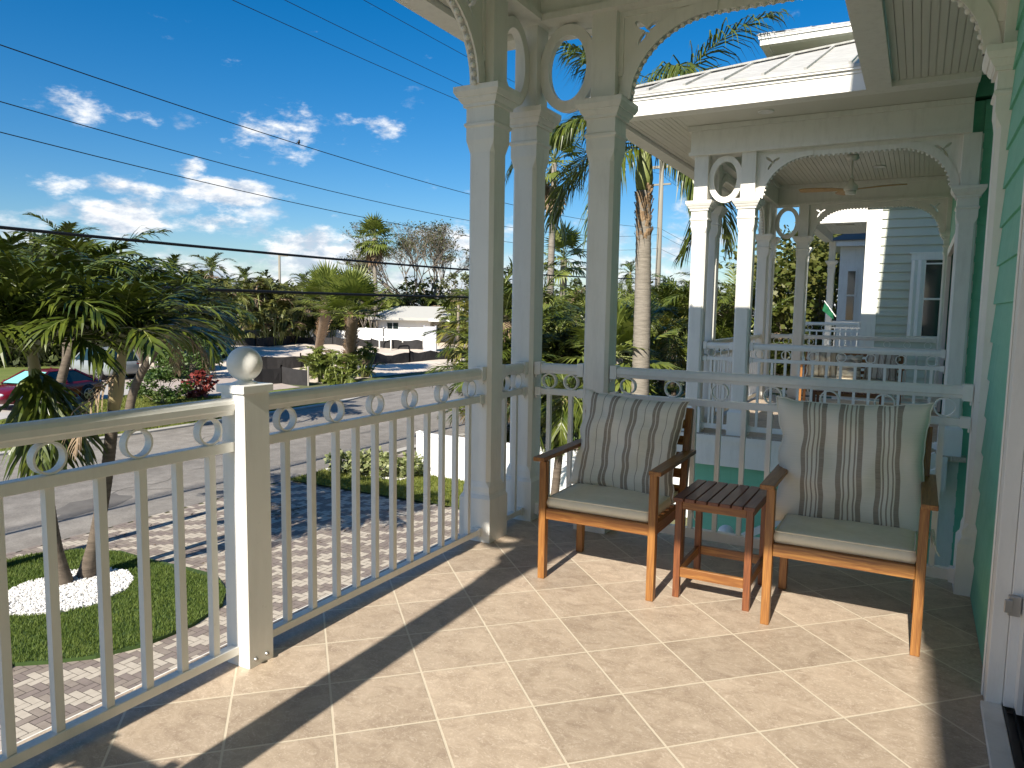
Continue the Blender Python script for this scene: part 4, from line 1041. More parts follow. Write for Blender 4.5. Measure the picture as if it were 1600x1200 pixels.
def feather_palm(label, b, top, n=15, L_=1.8, ll=.52, lw=.058, nl=28, r0=.12, r1=.085, bow=(0,0), shaft=.75, dead=1, seed=1, group=None, bark=BARK, sh=CSHAFT, droop=1.9, els=(1.35, -.35), vee=.35, leafm=LEAF_P, name='palm_tree', hang=.35, base_flare=1.5, az0=0., boots=0, azs=None, hangers=()):
    rn = random.Random(seed); b = Vector(b); top = Vector(top); t = thing(name, b, label, 'palm tree', group)
    st = top-(top-b).normalized()*shaft
    pts = curve_pts(b, st, bow); k = len(pts)
    rs = [r1+(r0-r1)*(1-i/(k-1))+(r0*(base_flare-1)*max(0, 1-i/2.5)) for i in range(k)]
    m = MB()
    # fine rings on the trunk
    P2, R2 = [], []
    for i in range(k-1):
        for j in range(6):
            u = j/6; P2.append(pts[i].lerp(pts[i+1], u)); R2.append((rs[i]*(1-u)+rs[i+1]*u)*(1.035 if j % 2 else .985))
    P2.append(pts[-1]); R2.append(rs[-1]); m.tube(P2, R2, 12)
    m.build('trunk', bark, t)
    if boots:
        m = MB(); L2 = (st-b).length
        for i in range(int(boots*700)):
            u = 1-boots*rn.random()*.999; f = u*(k-1); i0 = min(k-2, int(f)); p = pts[i0].lerp(pts[i0+1], f-i0); a = rn.uniform(0, 2*pi); h = Vector((cos(a), sin(a), 0)); rr = rs[i0]
            q = p+h*rr*.9; s = Vector((-h.y, h.x, 0)); l = rn.uniform(.10, .2)
            m.add([q-s*.05, q+s*.05, q+h*rn.uniform(.04, .09)+Vector((0,0,l))+s*.02, q+h*.05+Vector((0,0,l))-s*.03, q-Vector((0,0,.06))], [(0,1,2,3), (0,4,1)])
        m.build('leaf_boots', BOOT, t)
    m = MB(); m.tube([st-Vector((0,0,.02)), st.lerp(top, .25), st.lerp(top, .6), top, top+Vector((0,0,.1))], [r1*1.05, r1*1.28, r1*1.05, r1*.7, r1*.3], 12); m.build('crownshaft', sh, t)
    m = MB()
    for i in range(n):
        u = i/(n-1); el = els[0]+(els[1]-els[0])*u+rn.uniform(-.12, .12); a = az0+i*2.39996+rn.uniform(-.25, .25)
        if azs: a = azs[i % len(azs)]+rn.uniform(-.2, .2)
        pinnate(m, top-Vector((0,0,.10*u)), a, el, L_*rn.uniform(.85, 1.1)*(.75 if u < .1 else 1), droop*rn.uniform(.8, 1.15)*(.45+.55*min(1, .3+u)), nl, ll, lw, hang, rn=rn, vee=vee)
    for a, e_ in hangers: pinnate(m, top-Vector((0,0,.2)), a, e_, L_*.75, .7, nl, ll*.9, lw, hang, rn=rn)
    for i in range(dead):
        m.cur = 2; a = rn.uniform(0, 2*pi); pinnate(m, top-Vector((0,0,.25)), a, -.5, L_*.8, .9, int(nl*.7), ll*.7, lw*.5, .8, leaf=2, stem=2, rn=rn)
    m.build('crown', [leafm, CSHAFTG, LEAF_D], t); return t
def fan_palm(label, b, top, n=26, r=.95, pet=.9, skirt=.0, r0=.18, r1=.14, seed=1, group=None, name='fan_palm', leafm=LEAF_F, bark=BARKG, bow=(0,0), boots=0., nseg=18, droop=.45, els=(1.4, -.7)):
    rn = random.Random(seed); b = Vector(b); top = Vector(top); t = thing(name, b, label, 'palm tree', group)
    pts = curve_pts(b, top, bow); k = len(pts); m = MB(); m.tube(pts, [r1+(r0-r1)*(1-i/(k-1)) for i in range(k)], 10); m.build('trunk', bark, t)
    if boots:
        m = MB()
        for i in range(int(420*boots)):
            u = 1-boots*rn.random(); f = u*(k-1)*.999; i0 = int(f); p = pts[i0].lerp(pts[i0+1], f-i0); a = rn.uniform(0, 2*pi); h = Vector((cos(a), sin(a), 0)); s = Vector((-h.y, h.x, 0)); q = p+h*r1*.9; l = rn.uniform(.14, .28)
            w = rn.uniform(.06, .11); o = rn.uniform(.14, .30)
            m.add([q-s*w, q+s*w, q+h*o+Vector((0,0,l))+s*.03, q+h*o+Vector((0,0,l))-s*.03, q-Vector((0,0,.1))], [(0,1,2,3), (0,4,1)])
        m.build('leaf_boots', BOOT, t)
    m = MB()
    for i in range(n):
        u = i/(n-1); fan(m, top+Vector((0,0,.15*(1-u))), i*2.39996+rn.uniform(-.2, .2), els[0]+(els[1]-els[0])*u+rn.uniform(-.1, .1), pet*rn.uniform(.8, 1.15), r*rn.uniform(.85, 1.1), nseg, droop*(.5+u), rn=rn)
    for i in range(int(n*skirt)):
        m.cur = 2; fan(m, top-Vector((0,0,.3+.8*rn.random())), rn.uniform(0, 2*pi), -1.1-.3*rn.random(), pet*.7, r*.8, 10, .9, leaf=2, stem=2, rn=rn)
    m.build('crown', [leafm, CSHAFTG, LEAF_D], t); return t
def areca(label, b, h, w, n=26, seed=1, group=None, leafm=LEAF_A, name='areca_palm', nl=22, ll=.0, lw=.07, dead=.25, low=.25, els=(.6, 1.45), dr=(1.3, 2.5), hh0=.18):
    rn = random.Random(seed); b = Vector(b); t = thing(name, b, label, 'palm clump', group); m = MB(); ms = MB()
    for i in range(n):
        a = rn.uniform(0, 2*pi); rr = w*.5*sqrt(rn.random())*.55; hh = h*rn.uniform(hh0, .80); q = b+Vector((rr*cos(a)*1.3, rr*sin(a), hh))
        if i % 3 == 0: ms.tube([b+Vector((rr*.5*cos(a), rr*.5*sin(a), 0)), q], [.06, .04], 5)
        isd = rn.random() < dead; m.cur = 2 if isd else 0
        pinnate(m, q, rn.uniform(0, 2*pi), rn.uniform(*els), rn.uniform(.24, .36)*h, rn.uniform(*dr), nl, ll or h*.075, lw, .45, leaf=2 if isd else 0, stem=1, rn=rn, rr=.03, segs=2)
    ms.build('trunk', CSHAFTG, t); m.build('crown', [leafm, CSHAFTG, LEAF_D], t); return t
def leafy(label, b, h, rx, rz, n=1800, ls=.16, seed=1, group=None, leafm=LEAF_T, name='leafy_tree', cat='tree', trunk_r=.18, clumps=26, bark=TWIG, zc=None, ry=None, low=False):
    """trunk with limbs to leaf clumps scattered through an uneven crown volume"""
    rn = random.Random(seed); b = Vector(b); t = thing(name, b, label, cat, group)
    zc = zc if zc is not None else h-rz; ry = ry or rx; m = MB(); ms = MB(); fork = b+Vector((0, 0, max(.1, zc-rz*.9)))
    if not low: ms.tube([b, fork], [trunk_r, trunk_r*.7], 8)
    cl = []
    for i in range(clumps):
        a = rn.uniform(0, 2*pi); z = rn.uniform(-1, 1); q = sqrt(max(0, 1-z*z)); k = rn.uniform(.45, 1)**.5*rn.uniform(.8, 1.08)
        c = b+Vector((rx*q*cos(a)*k, ry*q*sin(a)*k, zc+rz*z*k)); cl.append((c, rn.uniform(.16, .34)*min(rx, rz*1.2)))
        if not low or i % 2 == 0:
            mid = fork.lerp(c, .5)+Vector((rn.uniform(-.1, .1)*rx, rn.uniform(-.1, .1)*rx, -.08*rz)); ms.tube([fork if not low else b, mid, c], [trunk_r*.35, trunk_r*.2, trunk_r*.06], 5, cap=False)
    per = n//clumps
    for c, r in cl:
        for j in range(per):
            v = Vector((rn.gauss(0, 1), rn.gauss(0, 1), rn.gauss(0, .8))).normalized()*r*rn.uniform(.35, 1.1)
            p = c+v; d = Vector((rn.uniform(-1, 1), rn.uniform(-1, 1), rn.uniform(-.7, .6))).normalized(); u = d.cross(Vector((rn.uniform(-1, 1), rn.uniform(-1, 1), rn.uniform(.3, 1)))).normalized()
            l = ls*rn.uniform(.6, 1.25); w = l*.33
            m.add([p, p+d*l*.5+u*w, p+d*l, p+d*l*.5-u*w], [(0,1,2,3)])
    if ms.v: ms.build('trunk' if not low else 'stems', bark, t)
    m.build('crown' if not low else 'foliage', leafm, t); return t
def twiggy(label, b, h, w, seed=1, leaves=True, name='bare_tree', depth=6):
    rn = random.Random(seed); b = Vector(b); t = thing(name, b, label, 'tree'); m = MB(); lf = MB()
    def grow(p, d, l, r, k):
        q = p+d*l; m.tube([p, p.lerp(q, .5)+Vector((rn.uniform(-1,1), rn.uniform(-1,1), 0))*l*.06, q], [r, r*.85, r*.68], 4, cap=False)
        if k == 0 or (k < 3 and leaves):
            for j in range(5 if k == 0 else 2):
                c = q+Vector((rn.gauss(0, .22), rn.gauss(0, .22), rn.gauss(0, .22))); dd = Vector((rn.uniform(-1,1), rn.uniform(-1,1), rn.uniform(-1,.4))).normalized(); u = dd.cross(Vector((0,.3,1))).normalized(); s = rn.uniform(.18, .36)
                if rn.random() < .28: lf.add([c, c+dd*s*.5+u*s*.3, c+dd*s, c+dd*s*.5-u*s*.3], [(0,1,2,3)])
        if k == 0: return
        for j in range(rn.choice((2, 3, 3))):
            a = rn.uniform(0, 2*pi); sp = rn.uniform(.25, .62); o = Vector((cos(a), sin(a), rn.uniform(-.1, .3))); grow(q, (d+o*sp).normalized(), l*rn.uniform(.62, .85), r*.66, k-1)
    for i in range(4):
        a = i*1.6; d = Vector((cos(a)*.22*w, sin(a)*.22*w, 1)).normalized(); grow(b, d, h*.22, .0105*h, depth)
    m.build('branches', TWIG, t); lf.build('foliage', LEAF_O, t); return t

def top_at(x, y, d): return at_dist(x, y, d)
PG = 'palms on the turf island'
t1b = on_z(102, 915, GZ+.06); t2b = on_z(134, 904, GZ+.06)
d1 = math.hypot(t1b.x, t1b.y); d2 = math.hypot(t2b.x, t2b.y)
AR = atan2(CR.y, CR.x)          # azimuth pointing to the viewer's right
feather_palm('nearest palm on the turf island, its trunk curving to the left with a full crown', t1b, top_at(50, 548, d1-.4), n=24, L_=1.85, ll=.78, lw=.070, nl=27, bow=(-.05, -.05), seed=11, r0=.085, r1=.082, shaft=1.0, dead=0, droop=1.65, els=(1.45, .74), hang=.40, vee=.15, sh=CSHAFT, hangers=[(AR-.35, -.85), (AR-.8, -1.0), (AR+.15, -.8), (AR-1.2, -1.05)])
feather_palm('second palm on the turf island, its trunk leaning to the right', t2b, top_at(192, 548, d2-.9), n=17, L_=1.65, ll=.70, lw=.062, nl=27, bow=(.10, 0), seed=5, r0=.095, r1=.078, shaft=.85, dead=1, droop=1.6, els=(1.45, .82), hang=.38, vee=.15, sh=CSHAFT)
feather_palm('tall full palm crown behind the nearest island palm, across the street', base(78, 27), top_at(140, 462, 26.5), n=22, L_=3.0, ll=1.1, lw=.11, nl=28, bow=(-.4, 0), seed=8, droop=1.7, dead=0, els=(1.45, .45), hang=.5, r0=.15, r1=.12)
feather_palm('palm with bright drooping crown beside the large shrub across the street', base(193, 27), top_at(268, 498, 26.5), n=17, L_=2.6, ll=1.0, lw=.10, nl=26, bow=(-.5, 0), seed=14, droop=1.9, dead=4, els=(1.4, .15), hang=.5, r0=.15, r1=.12)
feather_palm('palm at the extreme left edge beside the red car', base(-45, 13.5), top_at(-20, 490, 13.5), n=15, L_=1.8, ll=.66, lw=.062, nl=27, seed=19, droop=1.6, dead=0, els=(1.4, .5), hang=.5)
feather_palm('dark palm crown standing behind the silver car', base(215, 56), top_at(218, 455, 56), n=18, L_=3.4, ll=1.2, lw=.14, nl=24, seed=20, droop=1.9, dead=0, els=(1.4, .2), hang=.5, r0=.2, r1=.16)
feather_palm('dark palm crown standing behind the red car', base(40, 60), top_at(42, 425, 60), n=18, L_=3.4, ll=1.2, lw=.14, nl=24, seed=26, droop=1.9, dead=0, els=(1.4, .2), hang=.5, r0=.2, r1=.16)
# palms seen between the corner columns
feather_palm('palm with pale yellow drooping fronds beside the nearest column', base(742, 25), top_at(748, 515, 25), n=16, L_=2.0, ll=.55, lw=.06, nl=34, seed=23, droop=2.2, dead=1, leafm=LEAF_Y)
feather_palm('palm with long hanging fronds and slim trunk seen between second and third column', base(868, 14), top_at(884, 618, 13.6), n=14, L_=1.35, ll=.50, lw=.045, nl=36, seed=28, r0=.085, r1=.07, droop=2.6, els=(1.2, -1.1), dead=0, hang=.6, leafm=LEAF_P, shaft=.5)
royal_b = base(1002, 18)
feather_palm('tall palm with thick grey ringed trunk left of the neighbouring roof', royal_b, top_at(1008, 222, 18), n=20, L_=3.7, ll=1.15, lw=.055, nl=60, r0=.24, r1=.17, bow=(.05, 0), seed=33, shaft=1.1, bark=BARKG, sh=CSHAFTG, droop=2.0, els=(1.35, -.15), dead=0, boots=.17, hang=.95, base_flare=1.2, azs=[AR+.1, AR+pi-.2, AR-.7, AR+pi+.7, AR+.8, AR+pi-.9, AR-1.5, AR+.3])
GG = 'bushy palms across the side gardens'
spec = [(797, 22, 408, 3.2, 'bushy palm clump seen just right of the nearest column', 41), (835, 27, 470, 4.6, 'palm clump half hidden by the second column', 42), (872, 26, 478, 4.8, 'dark green palm clump below the small fan palm crown', 43), (905, 30, 452, 5.0, 'palm clump against the left edge of the third column', 44),
        (965, 24, 470, 4.0, 'palm clump close to the right edge of the third column', 45), (990, 34, 452, 4.5, 'palm clump behind the thick grey trunk', 46), (1022, 62, 446, 8.0, 'distant palm clump right of the thick grey trunk', 47), (1085, 66, 450, 7.0, 'distant palm clump touching the left column next door', 48),
        (1125, 30, 425, 5.2, 'palm clump framed between the first two columns next door', 49), (1180, 33, 440, 4.4, 'palm clump right of the second column next door', 50)]
for x, d, ty, w, lb, sd in spec:
    b = base(x, d); h = top_at(x, ty-14, d).z-GZ
    areca(lb, b, h, w, n=120, seed=sd, leafm=LEAF_P if sd % 2 else LEAF_F, nl=30, lw=.052, ll=.60, dead=.05, els=(.5, 1.5), dr=(.8, 2.1), hh0=.05, group=GG)
fan_palm('small fan palm crown standing above the clumps between second and third column', base(880, 38), top_at(881, 405, 38), n=24, r=.95, pet=.9, seed=3, r0=.2, r1=.17)
fan_palm('tall fan palm with yellow skirt of old leaves behind the second column', base(857, 34), top_at(866, 255, 34), n=26, r=1.0, pet=.95, seed=6, skirt=.5, r0=.2, r1=.12)
fan_palm('broad fan palm with glossy spreading leaves right of the third column', base(965, 19), top_at(965, 560, 19), n=22, r=.95, pet=.8, seed=9, droop=.3, els=(1.2, -.8))
feather_palm('palm with a full rounded crown between the thick grey trunk and the neighbouring porch', base(1058, 30), top_at(1052, 500, 30), n=24, L_=2.4, ll=.75, lw=.06, nl=34, seed=39, droop=1.7, dead=0, els=(1.5, .1), r0=.13, r1=.1, hang=.4)
feather_palm('slim palm with two pale trunks left of the neighbouring porch', base(1033, 26), top_at(1040, 520, 26), n=12, L_=1.9, ll=.5, lw=.05, nl=28, seed=37, droop=2.2, dead=1, leafm=LEAF_Y, r0=.13, r1=.1)
feather_palm('small dark palm crown on the skyline right of the third column', base(985, 60), top_at(985, 425, 60), n=11, L_=1.9, ll=.6, lw=.07, nl=20, seed=38, droop=2.0, dead=0)
# sea grape
leafy('big glossy seagrape tree filling the view through the porch next door', base(1262, 33), 0, 3.3, 3.4, n=9000, ls=.30, seed=51, clumps=90, zc=4.3, trunk_r=.25)
leafy('lower seagrape tree right behind the green flag', base(1318, 38), 0, 2.6, 3.6, n=6500, ls=.34, seed=52, clumps=60, zc=5.6, trunk_r=.2)
# fan palms on the sandy lot
SABT = mat('sabal_trunk', (.15, .105, .07), .95, (.26, .19, .13), 6., bump=1., bs=14.)
fan_palm('leaning sabal palm with rough boots on the sandy lot', on_z(493, 566), top_at(512, 478, 46), n=34, r=1.45, pet=1.25, seed=61, r0=.27, r1=.33, boots=.5, bark=SABT, droop=.20, els=(1.5, .0), nseg=24)
fan_palm('upright sabal palm with rough booted trunk on the sandy lot', on_z(545, 585), top_at(551, 492, 41), n=34, r=1.45, pet=1.25, seed=62, r0=.30, r1=.30, boots=.95, bark=SABT, droop=.20, els=(1.5, .0), nseg=24)
tp = [o for o in COL.objects if o.get('label', '').startswith('leaning sabal')][0]
m = MB(); q0 = on_z(493, 566).lerp(top_at(512, 478, 46), .17); dq = (top_at(512, 478, 46)-on_z(493, 566)).normalized(); m.tube([q0-dq*.1, q0+dq*.1], .29, 14, cap=False); m.build('marking_tape', mat('blue_tape', (.05, .16, .45), .5), tp)
for i, (x, y, s_, lb) in enumerate(((505, 598, 1.0, 'low spiky palm at the foot of the leaning sabal palm'), (535, 602, .9, 'low spiky palm between the two sabal palms'), (565, 590, 1.0, 'low spiky palm right of the upright sabal palm'), (490, 590, .7, 'smallest spiky palm left of the sabal palms'))):
    b = on_z(x, y); areca(lb, b, 2.0*s_, 2.6*s_, n=46, seed=70+i, leafm=LEAF_F, name='dwarf_palm', nl=26, lw=.05, ll=.42, dead=.06, els=(.5, 1.5), dr=(.6, 1.8), hh0=.02)
fan_palm('tall slender fan palm high above the tree line', base(588, 82), top_at(585, 372, 82), n=34, r=1.5, pet=1.4, seed=81, skirt=.9, r0=.25, r1=.22, nseg=16, els=(1.4, -.9))
twiggy('sparse grey tree with thin branches beside the tall fan palm', base(655, 92), (top_at(655, 345, 92).z-GZ)*1.28, 2.3, seed=91, depth=7)
leafy('tangled lower growth under the sparse grey tree', base(672, 93), 0, 3.4, 2.0, n=2200, ls=.3, seed=84, leafm=LEAF_O, clumps=34, zc=4.3)
twiggy('thin half bare sapling left of the tall fan palm trunk', base(574, 80), 9.5, 1.2, seed=86, depth=4)
# far tree line
FG = 'areca palms of the far tree line'
i = 0
for x, d, ty, w, col in [(15,60,372,8,'T'),(60,62,392,7,'A'),(105,64,395,7,'A'),(150,64,412,7,'P'),(205,64,425,7,'A'),(245,66,418,7,'A'),(285,60,425,7,'A'),(318,66,416,6,'A'),(345,70,432,6,'P'),(372,88,438,7,'A'),(400,80,432,7,'A'),(425,78,430,7,'A'),(448,80,434,7,'A'),(470,84,442,6,'A'),(495,86,448,7,'P'),(520,84,440,7,'P'),(548,86,444,7,'P'),(575,90,448,7,'P'),(605,88,450,8,'P'),(640,90,455,8,'A'),(690,88,458,7,'P'),(728,80,452,6,'P'),(765,84,458,8,'P'),(790,70,452,8,'P'),(-30,60,380,8,'P'),(930,60,455,8,'P'),(1060,75,450,9,'P')]:
    i += 1; b = base(x, d); h = top_at(x, ty, d).z-GZ
    where = {0: 'left of the sandy lot', 1: 'behind the sandy lot', 2: 'behind the white house roof', 3: 'seen past the columns'}[0 if x < 345 else (1 if x < 590 else (2 if x < 760 else 3))]
    if col == 'T': leafy('yellow green broadleaf tree at the left edge of the skyline', b, 0, 3.6, 3.0, n=3600, ls=.34, seed=i, clumps=50, zc=h-3.)
    elif col == 'A': areca('brown tinged areca palm clump %s in the far tree line' % where, b, h, w, n=54, seed=100+i, group=FG+' '+where, lw=.17, ll=.95, nl=18, dead=.12)
    else: areca('green palm clump %s in the far tree line' % where, b, h, w, n=54, seed=100+i, leafm=LEAF_F, group='green palms of the far tree line '+where, lw=.17, ll=.95, nl=18, dead=.03)
for x, y, d, s, lb, sd in ((100, 378, 50, 2.3, 'dark palm silhouette above the left tree line', 1), (382, 436, 92, 2.4, 'small palm crown beside the far blue roof', 2), (474, 440, 95, 2.6, 'small palm crown on the skyline left of the tall fan palm', 3), (268, 424, 60, 2.0, 'small palm crown poking out over the middle of the left tree line', 4), (330, 420, 72, 2.6, 'curly palm crown left of the far blue roof', 5)):
    feather_palm(lb, base(x, d), top_at(x, y, d), n=13, L_=s, ll=.7, lw=.11, nl=20, seed=200+sd, droop=1.9, dead=0, r0=.2, r1=.15, shaft=.6)
leafy('small leafy tree above the white house roof', base(716, 76), 0, 1.7, 1.6, n=900, ls=.3, seed=210, clumps=16, zc=6.4, leafm=LEAF_O)
# dark understorey mass closing the tree line
m = MB(); rn = random.Random(77)
for kx in range(34000):
    x = rn.uniform(-40, 1100); d = rn.uniform(88, 98) if x > 350 else rn.uniform(56, 64); y = rn.uniform(455, 540)
    p = at_dist(x, 500, d); z = GZ+rn.uniform(0, 1)**1.1*(7.0 if x > 350 else 5.8)*(1+.12*sin(x*.05)+.08*sin(x*.17)); p.z = z
    dd = Vector((rn.uniform(-1,1), rn.uniform(-1,1), rn.uniform(-1,.6))).normalized(); u = dd.cross(Vector((.1,.3,1))).normalized(); s = rn.uniform(.3, .75)
    m.add([p, p+dd*s*.5+u*s*.35, p+dd*s, p+dd*s*.5-u*s*.35], [(0,1,2,3)])
tag(m.build('far_undergrowth', mat('undergrowth_leaf', (.025, .04, .008), .6, (.075, .09, .02), .5)), 'dense undergrowth of the far wood', 'undergrowth', None, 'stuff')
# shrubs
def shrub(label, b, w, h, n, ls, seed, leafm=LEAF_G): return leafy(label, b, h, w/2, h/2, n=n, ls=ls, seed=seed, leafm=leafm, name='shrub', cat='shrub', zc=h*.5, clumps=40, low=True, trunk_r=.05)
shrub('clipped round shrub on the verge across the street', on_z(252, 632), 2.7, 1.5, 3600, .13, 301)
shrub('large leafy shrub beside the silver car', on_z(292, 592), 3.6, 2.5, 3600, .2, 302)
shrub('dark red cordyline shrub on the verge', on_z(310, 622), 1.3, 1.2, 500, .26, 303, LEAF_R)
shrub('dark rounded shrub behind the left armchair', base(985, 16), 1.9, 1.9, 2600, .13, 304)
shrub('dark shrub seen between second and third column low down', base(905, 17), 1.4, 1.6, 1800, .12, 305)
for i, (x, y, w_) in enumerate(((538, 742, .9), (560, 745, .9), (585, 742, 1.0), (612, 748, 1.0), (638, 748, .9))):
    shrub(['leftmost variegated plant in the pebble bed', 'second variegated plant from the left in the pebble bed', 'middle variegated plant in the pebble bed', 'second variegated plant from the white fence', 'variegated plant touching the white fence'][i], on_z(x, y), w_, .62, 420, .15, 310+i, mat('variegated_leaf', (.12, .17, .03), .5, (.42, .42, .22), 14., trans=.2))
m = MB(); rn = random.Random(5)
for k in range(900):
    x = rn.uniform(-13.0, -10.7); y = rn.uniform(13.9, 15.1); r = rn.uniform(.03, .06); m.sphere((x, y, GZ+.06), r, 5, 3, (1, 1, .6))
tag(m.build('bed_pebbles', PEB), 'pale pebbles of the planted bed by the white fence', 'pebbles', None, 'stuff')

# ================================================================== FENCES, FAR HOUSE, POLES
def panel_fence(label, pts, h, m_, name='fence', cat='fence', post=True, th=.05, z=GZ, sag=0., stakes=None, group=None, cap=.0, lean=0.):
    p0 = Vector(pts[0]); t = thing(name, (p0.x, p0.y, z), label, cat, group); m = MB()
    for a, b in zip(pts[:-1], pts[1:]):
        a = Vector((*a, z)); b = Vector((*b, z)); n = max(1, int((b-a).length/.5)) if sag else 1
        for i in range(n):
            p = a.lerp(b, i/n); q = a.lerp(b, (i+1)/n)
            h1 = h-sag*abs(sin(i*.7))*.5-sag*abs(noise.noise(Vector((i*.21, a.x, 0)))); h2 = h-sag*abs(sin((i+1)*.7))*.5-sag*abs(noise.noise(Vector(((i+1)*.21, a.x, 0))))
            d = (q-p).normalized(); nn = Vector((-d.y, d.x, 0))*th/2
            w1 = Vector((-d.y, d.x, 0))*sag*.4*sin(i*1.1); w2 = Vector((-d.y, d.x, 0))*sag*.4*sin((i+1)*1.1)
            L_ = [[p-nn, p+nn, p+nn+w1+Vector((0,0,h1)), p-nn+w1+Vector((0,0,h1))], [q-nn, q+nn, q+nn+w2+Vector((0,0,h2)), q-nn+w2+Vector((0,0,h2))]]
            m.loft(L_, cap=True)
    m.build('panel', m_, t)
    for a, b in zip(pts[:-1], pts[1:]):
        a = Vector((*a, z)); b = Vector((*b, z)); L_ = (b-a).length; n = max(1, int(L_/(stakes or 2.4)))
        for i in range(n+1):
            p = a.lerp(b, i/n); mm = MB()
            if stakes: mm.box((p.x-.03, p.y-.03, z), (p.x+.03, p.y+.03, z+h+.08))
            else: mm.loft([sq(p.x, p.y, hh, zz, .004) for hh, zz in ((.065, z), (.065, z+h+.03), (.08, z+h+.031), (.08, z+h+.055), (.01, z+h+.09))])
            mm.build('post' if not stakes else 'stake', STAKE if stakes else m_, t)
    if cap:
        mm = MB()
        for a, b in zip(pts[:-1], pts[1:]): mm.bar((*a, z+h), (*b, z+h), .08, .09); mm.bar((*a, z+.07), (*b, z+.07), .08, .12)
        mm.build('rail', m_, t)
    return t
panel_fence('near white vinyl fence panel standing between the two driveways', [(-10.75, 14.87), (-8.4, 14.80), (-6.0, 14.75), (-2.6, 14.7)], 1.06, VINYL, cap=1, name='vinyl_fence')
def px(pts, z=GZ): return [(on_z(x, y, z).x, on_z(x, y, z).y) for x, y in pts]
panel_fence('sagging black silt fence along the street side of the sandy lot', px([(396, 603), (440, 600), (482, 603)]), .95, SILT, 'silt_fence', stakes=2.6, sag=.22, th=.02)
panel_fence('black silt fence crossing the middle of the sandy lot', px([(405, 583), (470, 580), (530, 576), (585, 573), (640, 570), (700, 566), (760, 560)]), 1.1, SILT, 'silt_fence', stakes=3., sag=.3, th=.02)
panel_fence('far black silt fence along the back of the sandy lot', px([(340, 545), (400, 545), (460, 541), (520, 543), (580, 548), (660, 550)]), 1.2, SILT, 'silt_fence', stakes=6., sag=.35, th=.02)
panel_fence('far white vinyl fence behind the sandy lot', px([(545, 541), (600, 544), (662, 547)]), 2.0, VINYL, name='vinyl_fence', cap=0)
panel_fence('shaded end of the white fence left of the sabal palms', px([(466, 533), (545, 541)]), 1.6, VINYL, name='vinyl_fence', cap=0)
g1, g2 = px([(663, 552), (681, 553)]); panel_fence('grey gate at the right end of the far white fence', [g1, g2], 2.5, mat('grey_gate_paint', (.42, .43, .46), .5), 'gate', 'gate', th=.08)
for i, (x, y) in enumerate(((593, 549), (611, 550))):
    p = on_z(x, y); t = thing('standpipe', p, ['left white bent standpipe in the sand', 'right white bent standpipe in the sand'][i], 'pipe'); m = MB()
    m.tube([p, p+Vector((0,0,1.2)), p+Vector((.15,.1,1.35)), p+Vector((.8,.5,1.35)), p+Vector((.9,.6,1.2)), p+Vector((.9,.6,.9 if i else 0.))], .07, 8); m.build('pipe', VINYL, t)
# low white house
hb = base(655, 82); dirx = Vector((CR.x, CR.y, 0)).normalized(); diry = Vector((-dirx.y, dirx.x, 0))
t = thing('bungalow', hb, 'low white bungalow with wide pale roof behind the far fence', 'house')
def HB(u, v, z): return hb+dirx*u+diry*v+Vector((0, 0, z))
def hbox(m, u0, u1, v0, v1, z0, z1):
    vs = [HB(u, v, z) for z in (z0, z1) for u, v in ((u0,v0),(u1,v0),(u1,v1),(u0,v1))]; m.add(vs, [(0,3,2,1),(4,5,6,7),(0,1,5,4),(1,2,6,5),(2,3,7,6),(3,0,4,7)])
m = MB(); hbox(m, -5, 1.2, 0, 7, 0, 3.1); hbox(m, 1.201, 12, 4.2, 7, 0, 3.1); hbox(m, 4.6, 4.8, -.5, -.3, 0, 2.8); hbox(m, 8.6, 8.8, -.5, -.3, 0, 2.8); m.build('wall', VINYL, t)
m = MB(); e0 = 3.1; rp_ = 4.6
rp_ = 4.35
m.add([HB(-5.8,-1,e0), HB(13,-1,e0), HB(13,3.2,rp_), HB(-3,3.2,rp_), HB(-5.8,8,e0), HB(13,8,e0), HB(-5.8,-1,e0-.3), HB(13,-1,e0-.3), HB(-5.8,8,e0-.3), HB(13,8,e0-.3)], [(0,1,2,3),(3,2,5,4),(0,3,4),(6,7,1,0),(6,0,4,8),(8,9,7,6)]); m.build('roof', mat('white_flat_roofing', (.46, .455, .42), .8), t)
m = MB(); hbox(m, 1.3, 14, -2.5, -1.01, 2.75, 2.95); m.build('carport_roof', VINYL, t)
m = MB(); hbox(m, -3.6, -2.2, -.06, -.01, 1.4, 2.6); w = m.build('window', VINYL, t)
m = MB(); hbox(m, -3.5, -2.95, -.10, -.065, 1.5, 2.5); hbox(m, -2.85, -2.3, -.10, -.065, 1.5, 2.5); m.build('pane', DARKGLASS, w)
m = MB(); hbox(m, 6.2, 7.2, 4.14, 4.19, .3, 2.4); m.build('door', DARKGLASS, t)
m = MB(); [hbox(m, 9+i*.35, 9.1+i*.35, -2.4, -2.35, 0, 1.0) for i in range(10)]; hbox(m, 9, 12.4, -2.42, -2.33, 1.0, 1.1); m.build('porch_rail', VINYL, t)
bb = base(378, 120); t = thing('warehouse', bb, 'distant building with a blue metal roof showing above the trees', 'building')
def BB(u, v, z): return bb+dirx*u+diry*v+Vector((0, 0, z))
m = MB(); m.add([BB(u, v, z) for z in (0, 6.3) for u, v in ((-4,0),(5,0),(5,8),(-4,8))], [(0,3,2,1),(4,5,6,7),(0,1,5,4),(1,2,6,5),(2,3,7,6),(3,0,4,7)]); m.build('wall', CONC, t)
m = MB(); m.add([BB(-4.5,-.5,6.31), BB(5.5,-.5,6.31), BB(5,4,7.3), BB(-3,4,7.3), BB(5.5,8,6.31), BB(-4.5,8,6.31)], [(0,1,2,3),(3,2,4,5),(0,3,5),(1,4,2),(5,4,1,0)]); m.build('roof', BLUEM, t)
